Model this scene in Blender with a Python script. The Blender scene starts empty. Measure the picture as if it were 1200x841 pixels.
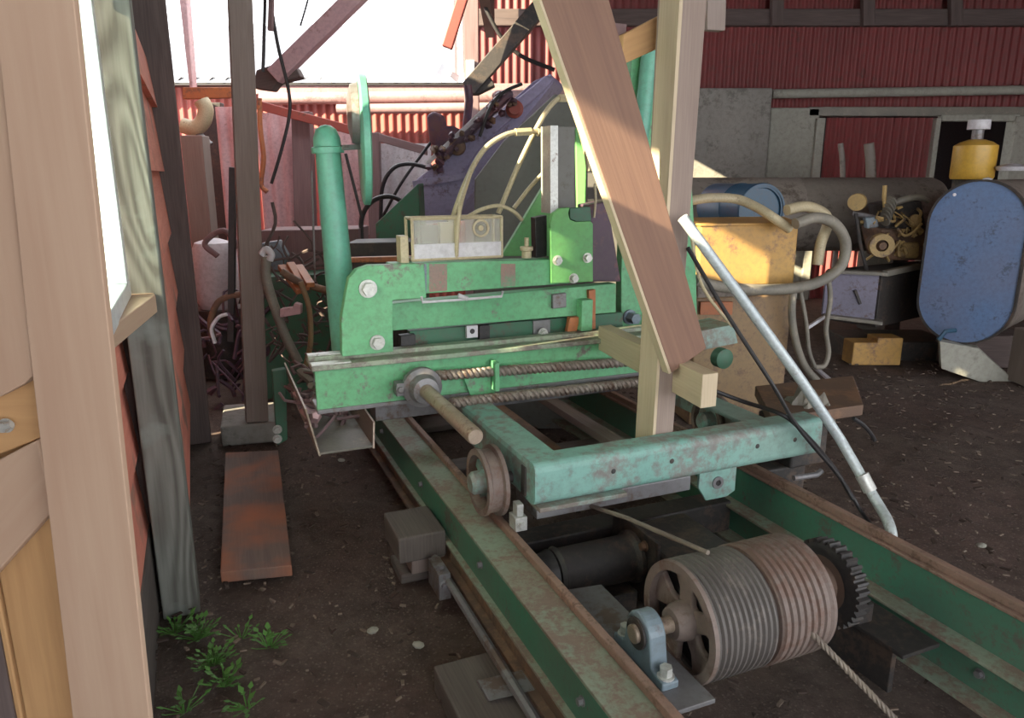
import bpy, bmesh, math, random
from mathutils import Vector as V, noise as mnoise
random.seed(7)
S0 = bpy.context.scene
COL = S0.collection
# ------------------------------------------------------------------ camera model
FPX = 867.0; PITCH = math.atan((420.5 - 203) / FPX); EYE = 1.6
RR = (-.3875, .9219); CC = (.9219, .3875)          # along the rails / across them

def at(x, y, z=None, Y=None, s=None, c=None, X=None):
    """point of the place seen at photo pixel x,y on one real plane"""
    a = (x - 600) / FPX; b = -(y - 420.5) / FPX
    d = (a, math.cos(PITCH) + b * math.sin(PITCH), -math.sin(PITCH) + b * math.cos(PITCH))
    if z is not None: t = (z - EYE) / d[2]
    elif Y is not None: t = Y / d[1]
    elif X is not None: t = X / d[0]
    elif s is not None: t = s / (d[0] * RR[0] + d[1] * RR[1])
    else: t = c / (d[0] * CC[0] + d[1] * CC[1])
    return V((d[0] * t, d[1] * t, EYE + d[2] * t))

def m(c, s, z): return V((c * CC[0] + s * RR[0], c * CC[1] + s * RR[1], z))
def w(x, y, z): return V((x, y, z))
DC = m(1, 0, 0); DS = m(0, 1, 0); DZ = V((0, 0, 1)); DX = V((1, 0, 0)); DY = V((0, 1, 0))

# ------------------------------------------------------------------ materials
def nodes_of(name):
    mt = bpy.data.materials.new(name); mt.use_nodes = True
    nt = mt.node_tree; bs = nt.nodes['Principled BSDF']
    return mt, nt, bs
def N(nt, typ, **k):
    n = nt.nodes.new(typ)
    for a, b in k.items():
        if a in n.inputs: n.inputs[a].default_value = b
        else: setattr(n, a, b)
    return n
def c4(c): return (c[0], c[1], c[2], 1)
def mix(nt, fac, a, b, mode='MIX'):
    n = nt.nodes.new('ShaderNodeMix'); n.data_type = 'RGBA'; n.blend_type = mode
    for i, v in ((0, fac), (6, a), (7, b)):
        if isinstance(v, bpy.types.NodeSocket): nt.links.new(v, n.inputs[i])
        elif i == 0: n.inputs[0].default_value = v
        else: n.inputs[i].default_value = c4(v)
    return n.outputs[2]
def ramp(nt, fac, p0, p1):
    n = nt.nodes.new('ShaderNodeMapRange'); n.inputs[1].default_value = p0; n.inputs[2].default_value = p1
    nt.links.new(fac, n.inputs[0]); return n.outputs[0]
def bump(nt, bs, h, strength=.3, dist=.01):
    b = N(nt, 'ShaderNodeBump', Strength=strength, Distance=dist)
    nt.links.new(h, b.inputs['Height']); nt.links.new(b.outputs[0], bs.inputs['Normal'])
def wood(name, a, b, knots=.5, stretch=1.2, cross=26, rough=.8, stain=None, amount=.3, rings=.0):
    mt, nt, bs = nodes_of(name); L = nt.links.new
    uv = N(nt, 'ShaderNodeUVMap')
    def ns(su, sv, sc, det, dis):
        mp = N(nt, 'ShaderNodeMapping'); mp.inputs['Scale'].default_value = (su, sv, 1); L(uv.outputs[0], mp.inputs[0])
        n = N(nt, 'ShaderNodeTexNoise', Scale=sc, Detail=det, Distortion=dis); L(mp.outputs[0], n.inputs['Vector']); return n.outputs[0]
    fine = ns(stretch * 1.6, cross * 2.2, 2.2, 5, .2); broad = ns(stretch * 1.2, cross * .45, 1.3, 3, knots)
    f = mix(nt, .5, fine, broad)
    if rings:
        rg = ns(stretch * .9, cross * .36, .9, 1.2, knots * .3)
        mu = nt.nodes.new('ShaderNodeMath'); mu.operation = 'MULTIPLY'; L(rg, mu.inputs[0]); mu.inputs[1].default_value = 62
        si = nt.nodes.new('ShaderNodeMath'); si.operation = 'SINE'; L(mu.outputs[0], si.inputs[0])
        f = mix(nt, rings, f, ramp(nt, si.outputs[0], -1.4, 1.4))
    col = mix(nt, ramp(nt, f, .33, .67), a, b)
    if stain:
        tc = N(nt, 'ShaderNodeTexCoord'); n2 = N(nt, 'ShaderNodeTexNoise', Scale=3.2, Detail=5); L(tc.outputs['Object'], n2.inputs['Vector'])
        col = mix(nt, ramp(nt, n2.outputs[0], .62 - amount * .4, .68), col, stain)
    L(col, bs.inputs['Base Color']); bs.inputs['Roughness'].default_value = rough
    bump(nt, bs, f, .3, .004); return mt
def paint(name, a, b=None, rust=(.16, .07, .04), amount=.25, rough=.55, metal=0., scale=5., fine=.35, dirt=(.10, .085, .07), dirtk=.35, bmp=.25):
    mt, nt, bs = nodes_of(name); L = nt.links.new
    b = b or tuple(x * .75 for x in a)
    tc = N(nt, 'ShaderNodeTexCoord'); g = N(nt, 'ShaderNodeNewGeometry')
    n1 = N(nt, 'ShaderNodeTexNoise', Scale=scale, Detail=8, Roughness=.65); L(g.outputs['Position'], n1.inputs['Vector'])
    n2 = N(nt, 'ShaderNodeTexNoise', Scale=scale * 7, Detail=6, Roughness=.7); L(g.outputs['Position'], n2.inputs['Vector'])
    n3 = N(nt, 'ShaderNodeTexNoise', Scale=scale * .45, Detail=3); L(g.outputs['Position'], n3.inputs['Vector'])
    col = mix(nt, ramp(nt, n3.outputs[0], .35, .65), a, b)
    mm = mix(nt, fine, n1.outputs[0], n2.outputs[0])
    col = mix(nt, ramp(nt, mm, .66 - amount * .42, .72 - amount * .36), col, rust)
    dm = nt.nodes.new('ShaderNodeMath'); dm.operation = 'MULTIPLY'; L(ramp(nt, n2.outputs[0], .42, .75), dm.inputs[0]); dm.inputs[1].default_value = dirtk
    col = mix(nt, dm.outputs[0], col, dirt)
    L(col, bs.inputs['Base Color']); bs.inputs['Roughness'].default_value = rough; bs.inputs['Metallic'].default_value = metal
    bump(nt, bs, mm, bmp, .004); return mt
def plain(name, a, rough=.6, metal=0.):
    return paint(name, a, tuple(x * .8 for x in a), amount=0., rough=rough, metal=metal, dirtk=.25, bmp=.1)
def ground_mat():
    mt, nt, bs = nodes_of('bark_littered_soil'); L = nt.links.new
    g = N(nt, 'ShaderNodeNewGeometry'); P_ = g.outputs['Position']
    n0 = N(nt, 'ShaderNodeTexNoise', Scale=1.1, Detail=5); L(P_, n0.inputs['Vector'])
    n1 = N(nt, 'ShaderNodeTexNoise', Scale=9, Detail=8, Roughness=.75); L(P_, n1.inputs['Vector'])
    vo = N(nt, 'ShaderNodeTexVoronoi', Scale=55); L(P_, vo.inputs['Vector'])
    n2 = N(nt, 'ShaderNodeTexNoise', Scale=70, Detail=4, Roughness=.8); L(P_, n2.inputs['Vector'])
    col = mix(nt, ramp(nt, n0.outputs[0], .38, .62), (.135, .085, .068), (.15, .112, .09))
    col = mix(nt, ramp(nt, n1.outputs[0], .4, .7), col, (.065, .045, .037))
    col = mix(nt, ramp(nt, vo.outputs['Distance'], .30, .12), col, (.20, .15, .12))
    col = mix(nt, ramp(nt, n2.outputs[0], .60, .74), col, (.28, .23, .19))
    L(col, bs.inputs['Base Color']); bs.inputs['Roughness'].default_value = .95
    h = mix(nt, .5, n1.outputs[0], n2.outputs[0]); bump(nt, bs, h, .9, .03); return mt

GREEN = (.075, .30, .135); M = {}
M['ground'] = ground_mat()
M['green'] = paint('leaf_green_machine_paint', (.18, .50, .25), (.12, .40, .19), rust=(.22, .19, .175), amount=.24, dirtk=.45)
M['green_top'] = paint('worn_pale_green_ledge', (.36, .40, .30), (.26, .34, .24), rust=(.25, .22, .19), amount=.5, dirtk=.4)
M['green_lit'] = paint('sunlit_green_machine_paint', (.17, .46, .13), (.12, .38, .13), amount=.08)  # green machine paint with the sun's yellow tint put into the colour
M['teal'] = paint('faded_teal_paint', (.19, .44, .38), (.25, .38, .33), rust=(.25, .245, .225), amount=.45, rough=.5, scale=3.2, dirtk=.45)
M['teal_worn'] = paint('chalky_teal_paint', (.24, .36, .32), (.28, .32, .28), rust=(.24, .21, .18), amount=.45, scale=4)
M['teal_tube'] = paint('mint_green_paint', (.16, .46, .33), (.13, .40, .30), amount=.06, rough=.4)
M['dgreen'] = paint('dark_green_paint', (.035, .16, .085), (.05, .13, .08), rust=(.10, .06, .045), amount=.3)
M['railweb'] = paint('rail_web_green', (.055, .20, .125), (.08, .17, .115), rust=(.12, .10, .08), amount=.25, scale=6)
M['railflange'] = paint('rail_flange_worn', (.26, .32, .24), (.27, .27, .20), rust=(.25, .18, .14), amount=.45, scale=7, bmp=.6)
M['railhead'] = paint('rusty_rail_head', (.33, .20, .15), (.25, .16, .12), rust=(.16, .09, .06), amount=.35, rough=.6, scale=9)
M['rust'] = paint('brown_rust', (.17, .10, .065), (.12, .075, .055), rust=(.26, .14, .08), amount=.4, rough=.75)
M['dark'] = paint('oily_dark_iron', (.045, .038, .036), (.03, .028, .028), rust=(.09, .06, .045), amount=.35, rough=.6)
M['gray'] = paint('grey_steel', (.24, .235, .24), (.19, .18, .19), rust=(.16, .11, .09), amount=.3, rough=.45, metal=.3)
M['drum'] = paint('dusty_iron_drum', (.23, .175, .15), (.18, .135, .115), rust=(.17, .10, .075), amount=.4, rough=.65, scale=7)
M['drum_rope'] = paint('grooved_drum_sheet', (.135, .12, .11), (.10, .088, .08), rust=(.20, .17, .15), amount=.3, rough=.6, scale=12)
M['rope'] = paint('wire_rope', (.27, .22, .17), (.20, .16, .13), amount=.2, scale=20)
M['shaft'] = paint('ground_steel_shaft', (.42, .33, .25), (.34, .26, .20), rust=(.22, .13, .09), amount=.3, rough=.4, metal=.4, scale=8)
M['chain'] = paint('twisted_steel', (.30, .26, .22), (.24, .19, .16), rust=(.17, .10, .07), amount=.35, rough=.5, metal=.3, scale=14)
M['bluegray'] = paint('blue_grey_casting', (.22, .29, .33), (.17, .22, .26), rust=(.16, .13, .12), amount=.3, rough=.4)
M['bolt'] = paint('bright_bolt', (.62, .62, .58), (.5, .5, .47), amount=.15, rough=.35, metal=.3, scale=12)
M['purple'] = paint('violet_machine_paint', (.34, .30, .46), (.27, .24, .38), rust=(.16, .10, .13), amount=.25)
M['dpurple'] = paint('plum_dark_iron', (.10, .05, .085), (.07, .04, .06), rust=(.16, .06, .07), amount=.4)
M['slate'] = paint('grey_board_sheet', (.17, .165, .15), (.14, .135, .125), amount=.2, rust=(.12, .11, .09))
M['hose'] = paint('pale_hydraulic_hose', (.55, .46, .29), (.48, .40, .26), rust=(.30, .22, .15), amount=.18, rough=.5, scale=14)
M['hose_gray'] = paint('dusty_rubber_hose', (.27, .245, .20), (.20, .185, .155), rust=(.38, .33, .25), amount=.25, scale=10)
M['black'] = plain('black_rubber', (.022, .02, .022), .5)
M['yellow'] = paint('old_yellow_paint', (.56, .33, .09), (.50, .28, .08), rust=(.30, .16, .08), amount=.25, scale=4)
M['ochre'] = paint('rust_brown_ochre', (.30, .20, .10), (.26, .16, .08), rust=(.20, .12, .07), amount=.35, scale=4)
M['engine_yellow'] = paint('engine_yellow_paint', (.52, .35, .13), (.42, .28, .11), rust=(.22, .14, .09), amount=.3, scale=8)
M['blue'] = paint('faded_blue_paint', (.15, .24, .44), (.18, .23, .38), rust=(.10, .13, .20), amount=.25, rough=.45, scale=5)
M['blue_deep'] = paint('deep_blue_drum_paint', (.03, .105, .18), (.035, .09, .155), rust=(.03, .06, .10), amount=.2, rough=.35)
M['tank'] = paint('grey_brown_tank', (.29, .25, .21), (.24, .205, .18), rust=(.13, .10, .08), amount=.35, scale=3)
M['frame_blue'] = paint('dusty_lavender_frame', (.24, .22, .30), (.19, .18, .24), rust=(.14, .09, .09), amount=.3)
M['amber'] = plain('amber_bowl', (.68, .40, .06), .35)
M['white'] = paint('dirty_white_plastic', (.68, .66, .68), (.58, .56, .60), rust=(.4, .36, .36), amount=.1, rough=.5)
M['whitewin'] = plain('white_window_profile', (.80, .83, .84), .35)
M['red'] = paint('oxblood_corrugated_paint', (.25, .045, .045), (.20, .038, .038), rust=(.14, .035, .03), amount=.25, scale=2, rough=.55)
M['red_bright'] = paint('weathered_red_paint', (.36, .075, .055), (.30, .06, .05), rust=(.20, .07, .05), amount=.3)
M['redboard'] = wood('red_stained_boards', (.80, .30, .21), (.66, .21, .15), stain=(.36, .2, .15), amount=.1)
M['redpanel'] = paint('faded_pink_sheet', (.66, .44, .45), (.58, .36, .38), rust=(.40, .2, .19), amount=.2)
M['palepanel'] = paint('pale_grey_sheet', (.62, .58, .61), (.54, .5, .53), rust=(.30, .22, .22), amount=.25)
M['plumwood'] = wood('mauve_weathered_wood', (.26, .17, .17), (.17, .11, .11))
M['concrete'] = paint('rough_concrete', (.33, .31, .28), (.28, .265, .24), rust=(.21, .20, .18), amount=.35, rough=.9, scale=3, bmp=.6)
M['concrete_pale'] = paint('pale_concrete', (.40, .39, .33), (.36, .35, .30), rust=(.28, .27, .23), amount=.25, rough=.9, scale=3)
M['graywood'] = wood('silvered_treated_post', (.19, .195, .17), (.085, .083, .07), knots=1.2, cross=17, rings=.34, stain=(.24, .28, .25), amount=.15)
M['darkwood'] = wood('dark_old_timber', (.15, .11, .10), (.085, .062, .058), knots=.8)
M['brownwood'] = wood('brown_sawn_timber', (.30, .24, .21), (.225, .175, .15), knots=.6)
M['darkred'] = plain('shadow_red', (.12,.03,.03), .8)
M['newwood'] = wood('fresh_sawn_pine', (.54, .38, .27), (.47, .31, .215), knots=.8, cross=11, stretch=.8, rough=.75, rings=.10)
M['newwood2'] = wood('orange_pine', (.62, .37, .17), (.48, .27, .12), knots=.7, cross=14)
M['plank'] = wood('reddish_brown_plank', (.27, .155, .105), (.20, .11, .08), knots=.5, cross=16, stretch=.7)
M['propwood'] = wood('grey_tan_sawn_prop', (.33, .255, .21), (.25, .185, .155), knots=.6)
M['blockwood'] = wood('pale_sawn_block', (.62, .51, .35), (.50, .40, .27), knots=.6)
M['wetwood'] = wood('muddy_timber', (.15, .125, .11), (.085, .07, .062), knots=.8)
M['rustplank'] = wood('rust_stained_plank', (.22, .155, .125), (.15, .105, .09), stain=(.42, .15, .07), amount=.45)
M['sheetroof'] = plain('white_roof_sheet', (.36, .36, .375), .5)
M['mauve'] = paint('mauve_weathered_boards', (.40, .25, .25), (.33, .20, .20), rust=(.24, .14, .14), amount=.3)
M['scuff'] = paint('worn_reddish_scuff', (.36, .20, .155), (.27, .20, .17), rust=(.16, .33, .19), amount=.35, scale=12)
M['conduit'] = paint('galvanised_conduit', (.58, .64, .64), (.48, .54, .56), rust=(.36, .34, .30), amount=.25, rough=.4, metal=.2, scale=9)
M['orange'] = paint('burnt_orange_paint', (.50, .17, .06), (.40, .13, .05), rust=(.2, .08, .05), amount=.3)
M['leaf'] = plain('weed_leaf_green', (.10, .26, .045), .6)
M['chip'] = plain('bark_chip', (.23, .17, .13), .9)
M['chip2'] = plain('dark_bark', (.07, .045, .035), .9)
def glass():
    mt, nt, bs = nodes_of('frosted_window_glass'); nt.nodes.remove(bs); o = nt.nodes['Material Output']
    t = N(nt, 'ShaderNodeBsdfTranslucent'); t.inputs[0].default_value = (.80, .93, .95, 1); g = N(nt, 'ShaderNodeBsdfGlossy', Roughness=.05)
    x = nt.nodes.new('ShaderNodeMixShader'); x.inputs[0].default_value = .12
    nt.links.new(t.outputs[0], x.inputs[1]); nt.links.new(g.outputs[0], x.inputs[2]); nt.links.new(x.outputs[0], o.inputs[0]); return mt
M['glass'] = glass()
def film():
    mt, nt, bs = nodes_of('clear_scuffed_plastic'); o = nt.nodes['Material Output']
    t = N(nt, 'ShaderNodeBsdfTransparent'); bs.inputs['Base Color'].default_value = (.75, .72, .62, 1); bs.inputs['Roughness'].default_value = .3
    x = nt.nodes.new('ShaderNodeMixShader'); x.inputs[0].default_value = .28
    nt.links.new(t.outputs[0], x.inputs[1]); nt.links.new(bs.outputs[0], x.inputs[2]); nt.links.new(x.outputs[0], o.inputs[0]); return mt
M['film'] = film()

# ------------------------------------------------------------------ mesh building
class MB:
    def __init__(s): s.v = []; s.f = []; s.L = []; s.sm = []
    def add(s, vs, fs, L=DZ, smooth=False):
        o = len(s.v); s.v += [V(p) for p in vs]
        for f in fs: s.f.append([i + o for i in f]); s.L.append(V(L)); s.sm.append(smooth)
        return s
    def hexa(s, p, L=DZ):
        return s.add(p, [(0, 1, 2, 3), (4, 5, 6, 7), (0, 1, 5, 4), (1, 2, 6, 5), (2, 3, 7, 6), (3, 0, 4, 7)], L)
    def box(s, a0, a1, b0, b1, z0, z1, fr=m, L=None):
        p = [fr(a0, b0, z0), fr(a1, b0, z0), fr(a1, b1, z0), fr(a0, b1, z0), fr(a0, b0, z1), fr(a1, b0, z1), fr(a1, b1, z1), fr(a0, b1, z1)]
        e = [(p[1] - p[0]), (p[3] - p[0]), (p[4] - p[0])]
        return s.hexa(p, L or max(e, key=lambda q: q.length).normalized())
    def beam(s, p0, p1, wd, h, up=DZ):
        p0 = V(p0); p1 = V(p1); d = (p1 - p0).normalized(); up = V(up)
        sd = d.cross(up)
        if sd.length < 1e-4: sd = DX.copy()
        sd.normalize(); u2 = sd.cross(d).normalized()
        q = [(-wd / 2, -h / 2), (wd / 2, -h / 2), (wd / 2, h / 2), (-wd / 2, h / 2)]
        return s.hexa([p0 + sd * a + u2 * b for a, b in q] + [p1 + sd * a + u2 * b for a, b in q], d)
    def prism(s, pts, vec, L=None):
        n = len(pts); vec = V(vec); pts = [V(p) for p in pts]
        if L is None: L = max(((pts[(i + 1) % n] - pts[i]) for i in range(n)), key=lambda e: e.length).normalized()
        fs = [tuple(range(n)), tuple(range(n, 2 * n))] + [(i, (i + 1) % n, (i + 1) % n + n, i + n) for i in range(n)]
        return s.add(pts + [p + vec for p in pts], fs, L)
    def tube(s, pts, r, n=10, smooth=True, cap=True, res=0):
        pts = [V(p) for p in pts]
        if res and len(pts) > 2:
            q = []; P4 = [pts[0] * 2 - pts[1]] + pts + [pts[-1] * 2 - pts[-2]]
            for i in range(1, len(P4) - 2):
                for k in range(res):
                    t = k / res; a, b, c, d = P4[i - 1:i + 3]
                    q.append(.5 * ((2 * b) + (c - a) * t + (2 * a - 5 * b + 4 * c - d) * t * t + (3 * b - a - 3 * c + d) * t ** 3))
            pts = q + [pts[-1]]
        k = len(pts); rs = r if isinstance(r, (list, tuple)) else [r] * k
        if len(rs) != k: rs = [rs[min(len(rs) - 1, int(i / (k - 1) * (len(rs) - 1) + .5))] for i in range(k)]
        d0 = (pts[1] - pts[0]).normalized(); a = d0.cross(DZ)
        if a.length < .05: a = d0.cross(DX)
        a.normalize(); vs = []
        for i, p in enumerate(pts):
            d = (pts[min(i + 1, k - 1)] - pts[max(i - 1, 0)]).normalized()
            a = (a - d * a.dot(d)).normalized(); b = d.cross(a)
            vs += [p + (a * math.cos(2 * math.pi * j / n) + b * math.sin(2 * math.pi * j / n)) * rs[i] for j in range(n)]
        fs = [(i * n + j, i * n + (j + 1) % n, (i + 1) * n + (j + 1) % n, (i + 1) * n + j) for i in range(k - 1) for j in range(n)]
        s.add(vs, fs, d0, smooth)
        if cap:
            s.add(vs[:n], [tuple(range(n))], d0); s.add(vs[-n:], [tuple(range(n))], d0)
        return s
    def lathe(s, p, axis, prof, n=32, closed=False):
        """prof: (distance along axis, radius)"""
        axis = V(axis).normalized(); a = axis.cross(DZ)
        if a.length < .05: a = axis.cross(DX)
        a.normalize(); b = axis.cross(a); vs = []
        for t, r in prof: vs += [V(p) + axis * t + (a * math.cos(2 * math.pi * j / n) + b * math.sin(2 * math.pi * j / n)) * max(r, .0004) for j in range(n)]
        k = len(prof); rng = range(k if closed else k - 1)
        fs = [(i * n + j, i * n + (j + 1) % n, ((i + 1) % k) * n + (j + 1) % n, ((i + 1) % k) * n + j) for i in rng for j in range(n)]
        return s.add(vs, fs, axis, True)
    def bolt(s, p, axis, r=.016, h=.014):
        s.lathe(p, axis, [(0, 0), (0, r * 1.35), (h * .25, r * 1.35), (h * .25, 0)], 16)
        return s.lathe(V(p) + V(axis) * h * .25, axis, [(0, r), (h, r), (h, 0)], 6)
    def sheet(s, p0, du, dv, nu, amp, per, nrm, thick=.004):
        """corrugated sheet: ridges run along dv"""
        du = V(du); dv = V(dv); nrm = V(nrm); ln = du.length; vs = []
        for i in range(nu + 1):
            x = i / nu; h = amp * math.sin(2 * math.pi * x * ln / per)
            for q in (p0 + du * x + nrm * h, p0 + du * x + dv + nrm * h): vs.append(q)
        n = len(vs); vs += [q - nrm * thick for q in vs]
        fs = []
        for i in range(nu):
            a = 2 * i; fs += [(a, a + 2, a + 3, a + 1), (a + n, a + 2 + n, a + 3 + n, a + 1 + n), (a, a + 2, a + 2 + n, a + n), (a + 1, a + 3, a + 3 + n, a + 1 + n)]
        fs += [(0, 1, 1 + n, n), (n - 2, n - 1, 2 * n - 1, 2 * n - 2)]
        return s.add(vs, fs, dv.normalized(), True)
    def build(s, name, mat, parent=None, bevel=0):
        me = bpy.data.meshes.new(name); o = bpy.data.objects.new(name, me); COL.objects.link(o)
        if parent is not None: org = wloc(parent)
        else:
            xs = [p.x for p in s.v]; ys = [p.y for p in s.v]
            org = V(((min(xs) + max(xs)) / 2, (min(ys) + max(ys)) / 2, min(p.z for p in s.v)))
        if parent is not None: o.parent = parent
        else: o.location = org
        bm = bmesh.new(); uvl = bm.loops.layers.uv.new('UVMap'); vv = [bm.verts.new(p - org) for p in s.v]
        for f, L, sm in zip(s.f, s.L, s.sm):
            try: fc = bm.faces.new([vv[i] for i in f])
            except ValueError: continue
            fc.smooth = sm; fc.normal_update(); n = fc.normal
            l = L - n * L.dot(n)
            if l.length < .2: l = n.cross(DX) if abs(n.x) < .8 else n.cross(DY)
            l.normalize(); q = n.cross(l)
            for lp in fc.loops: lp[uvl].uv = (lp.vert.co.dot(l), lp.vert.co.dot(q))
        bmesh.ops.remove_doubles(bm, verts=bm.verts, dist=.00005)
        bmesh.ops.recalc_face_normals(bm, faces=bm.faces); bm.to_mesh(me); bm.free()
        if any(s.sm): me.set_sharp_from_angle(angle=math.radians(38))
        me.materials.append(M[mat] if isinstance(mat, str) else mat)
        if bevel:
            b = o.modifiers.new('Bevel', 'BEVEL'); b.width = bevel; b.segments = 2; b.limit_method = 'ANGLE'; b.angle_limit = math.radians(40)
        return o
_w = {}
def wloc(o):
    p = V((0, 0, 0))
    while o is not None: p = p + o.location; o = o.parent
    return p
def tag(o, label, cat=None, group=None, kind=None):
    o['label'] = label
    if cat: o['category'] = cat
    if group: o['group'] = group
    if kind: o['kind'] = kind
    return o
def thing(name, label, cat, loc, group=None):
    o = bpy.data.objects.new(name, None); COL.objects.link(o); o.location = V(loc); o.empty_display_size = .1
    return tag(o, label, cat, group)
def struct(o): o['kind'] = 'structure'; return o
def one(mb, name, mat, label, cat, bevel=0, group=None): return tag(mb.build(name, mat, None, bevel), label, cat, group)
def PL(px, **k): return [at(x, y, **k) for x, y in px]

# ------------------------------------------------------------------ setting: ground
bm = MB(); xs = []; ys = []
x = -7.
while x < 16: xs.append(x); x += .06 if -2.2 < x < 4 else .4
y = -3.
while y < 26: ys.append(y); y += .06 if 1 < y < 6.5 else .45
vs = [w(X, Y, -.008 + .022 * (mnoise.noise(V((X * 2.1, Y * 2.1, 0))) - .35) + .012 * (mnoise.noise(V((X * 9, Y * 9, 3))) - .4)) for Y in ys for X in xs]
nx = len(xs)
bm.add(vs, [(j * nx + i, j * nx + i + 1, (j + 1) * nx + i + 1, (j + 1) * nx + i) for j in range(len(ys) - 1) for i in range(nx - 1)], DX, True)
struct(bm.build('floor', 'ground'))
# litter nobody could count
def litter(name, mat, label, n, rnd, size, region):
    mb = MB()
    for i in range(n):
        X, Y = region(rnd); a = rnd.random() * 6.3; l = size * (.5 + rnd.random()); q = l * (.25 + .3 * rnd.random())
        d = w(math.cos(a), math.sin(a), rnd.uniform(-.25, .25)); e = w(-math.sin(a), math.cos(a), rnd.uniform(-.3, .3)); p = w(X, Y, .006 + rnd.random() * .008)
        mb.hexa([p - d * l - e * q, p + d * l - e * q * .6, p + d * l * .9 + e * q, p - d * l + e * q] + [p - d * l - e * q + DZ * .006, p + d * l - e * q * .6 + DZ * .005, p + d * l * .9 + e * q + DZ * .006, p - d * l + e * q + DZ * .005], d)
    o = mb.build(name, mat); tag(o, label, 'bark', kind='stuff')
R1 = random.Random(3)
litter('bark_litter', 'chip', 'pale bark chips and splinters strewn over the dark ground', 1500, R1, .011, lambda r: (r.uniform(-1.6, 4.4), r.uniform(1.3, 6.5)))
litter('bark_mulch', 'chip2', 'dark crumbs of bark lying all over the trodden ground', 1700, R1, .016, lambda r: (r.uniform(-1.8, 4.0), r.uniform(1.3, 6)))

# ------------------------------------------------------------------ setting: left wall (runs along the rails at c = -.27)
def wall_boards(s0, s1, z0, z1, mb, c=-.235, step=.30):
    z = z0; k = 0
    while z < z1 - .01:
        t = min(z + step, z1); o = .012 * (k % 2); k += 1
        mb.hexa([m(c - .05, s0, z), m(c + .028, s0, z), m(c + .028, s1, z), m(c - .05, s1, z), m(c - .05, s0, t + .004), m(c - .0, s0, t + .004), m(c - .0, s1, t + .004), m(c - .05, s1, t + .004)], DS)
        z = t
wb = MB(); wall_boards(1.5, 3.0, .32, 1.24, wb, -.30); wall_boards(2.88, 4.7, .25, 2.2, wb, -.165, .34); struct(wb.build('wall_left', 'redboard'))
wb = MB(); wall_boards(4.86, 9.2, .0, 2.5, wb, -.30, .4); struct(wb.build('sun_block_far', 'redboard'))  # hidden boards added to keep sun off the far left
struct(MB().box(-.36, -.265, 1.5, 3.0, -.02, .32).box(-.3, -.18, 2.86, 4.7, -.02, .25).build('baseboard_left', 'wetwood', None, .006))
struct(MB().box(-.36, -.22, -1.5, 1.62, 2.2, 3.66).box(-.36, -.22, 1.62, 2.1, 2.72, 3.66).box(-.36, -.22, 2.1, 2.9, 2.2, 3.66).box(-.36, -.22, 2.9, 3.45, 2.80, 3.66).box(-.36, -.22, 3.45, 4.86, 2.2, 3.66).box(-.36, -.26, 4.86, 7.7, 2.45, 3.70).box(-.75, -.69, -1.5, 1.45, 0, 2.2).build('wall_left_sun_mask', 'darkwood'))  # out of view; gaps and heights shaped to steer the sun
# window
struct(MB().box(-.46, -.40, 1.45, 3.3, -.02, 1.22).box(-.40, -.19, 2.885, 2.95, -.02, 2.2).build('leak_block_outer', 'darkwood'))  # unseen panels added outside the boards to stop a light leak
WI = struct(MB().box(-.30, -.22, 1.55, 2.72, 1.2, 1.26).box(-.30, -.22, 1.55, 2.72, 2.14, 2.2).box(-.30, -.22, 1.55, 1.61, 1.26, 2.14).box(-.30, -.22, 2.62, 2.70, 1.26, 2.14).build('window_1', 'whitewin', None, .004))
MB().box(-.285, -.235, 2.1, 2.16, 1.26, 2.14).box(-.28, -.24, 2.1, 2.14, 1.26, 2.14).build('window_bar', 'whitewin', WI, .003)
MB().box(-.262, -.258, 1.61, 2.62, 1.26, 2.14).build('window_pane', 'glass', WI)
# sill board
q = PL([(118, 392), (182, 345), (176, 337), (112, 352)], z=1.21)
struct(MB().prism(q, (0, 0, -.06)).build('trim_1', 'newwood', None, .004))
# roof overhead
def slab(x0, x1, y0, y1, z0, z1, nm): struct(MB().hexa([w(x0, y0, z0), w(x1, y0, z1), w(x1, y1, z1), w(x0, y1, z0), w(x0, y0, z0 + .07), w(x1, y0, z1 + .07), w(x1, y1, z1 + .07), w(x0, y1, z0 + .07)], DX).build(nm, 'darkwood'))
slab(-3.2, 9, -2.5, 5.4, 3.62, 3.95, 'ceiling')
slab(-.1, 9, 5.4, 7.6, 3.70, 3.95, 'ceiling_middle')
slab(-.2, 11, 7.6, 12.2, 4.05, 4.5, 'ceiling_rear')
struct(MB().box(7.7, 7.8, 2.5, 12.2, -.02, 4.2, w).build('sky_block_right', 'red'))  # out of view, added to cut sky light from the right
struct(MB().box(-.3, 11, 7.5, 7.6, 3.66, 4.55, w).box(-.3, -.2, 6.6, 9.2, 3.12, 4.1, w).box(-.3, -.2, 5.4, 6.6, 3.36, 4.1, w).build('sun_skirt', 'darkwood'))  # boards added across the roof gaps to shut out sun
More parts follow.
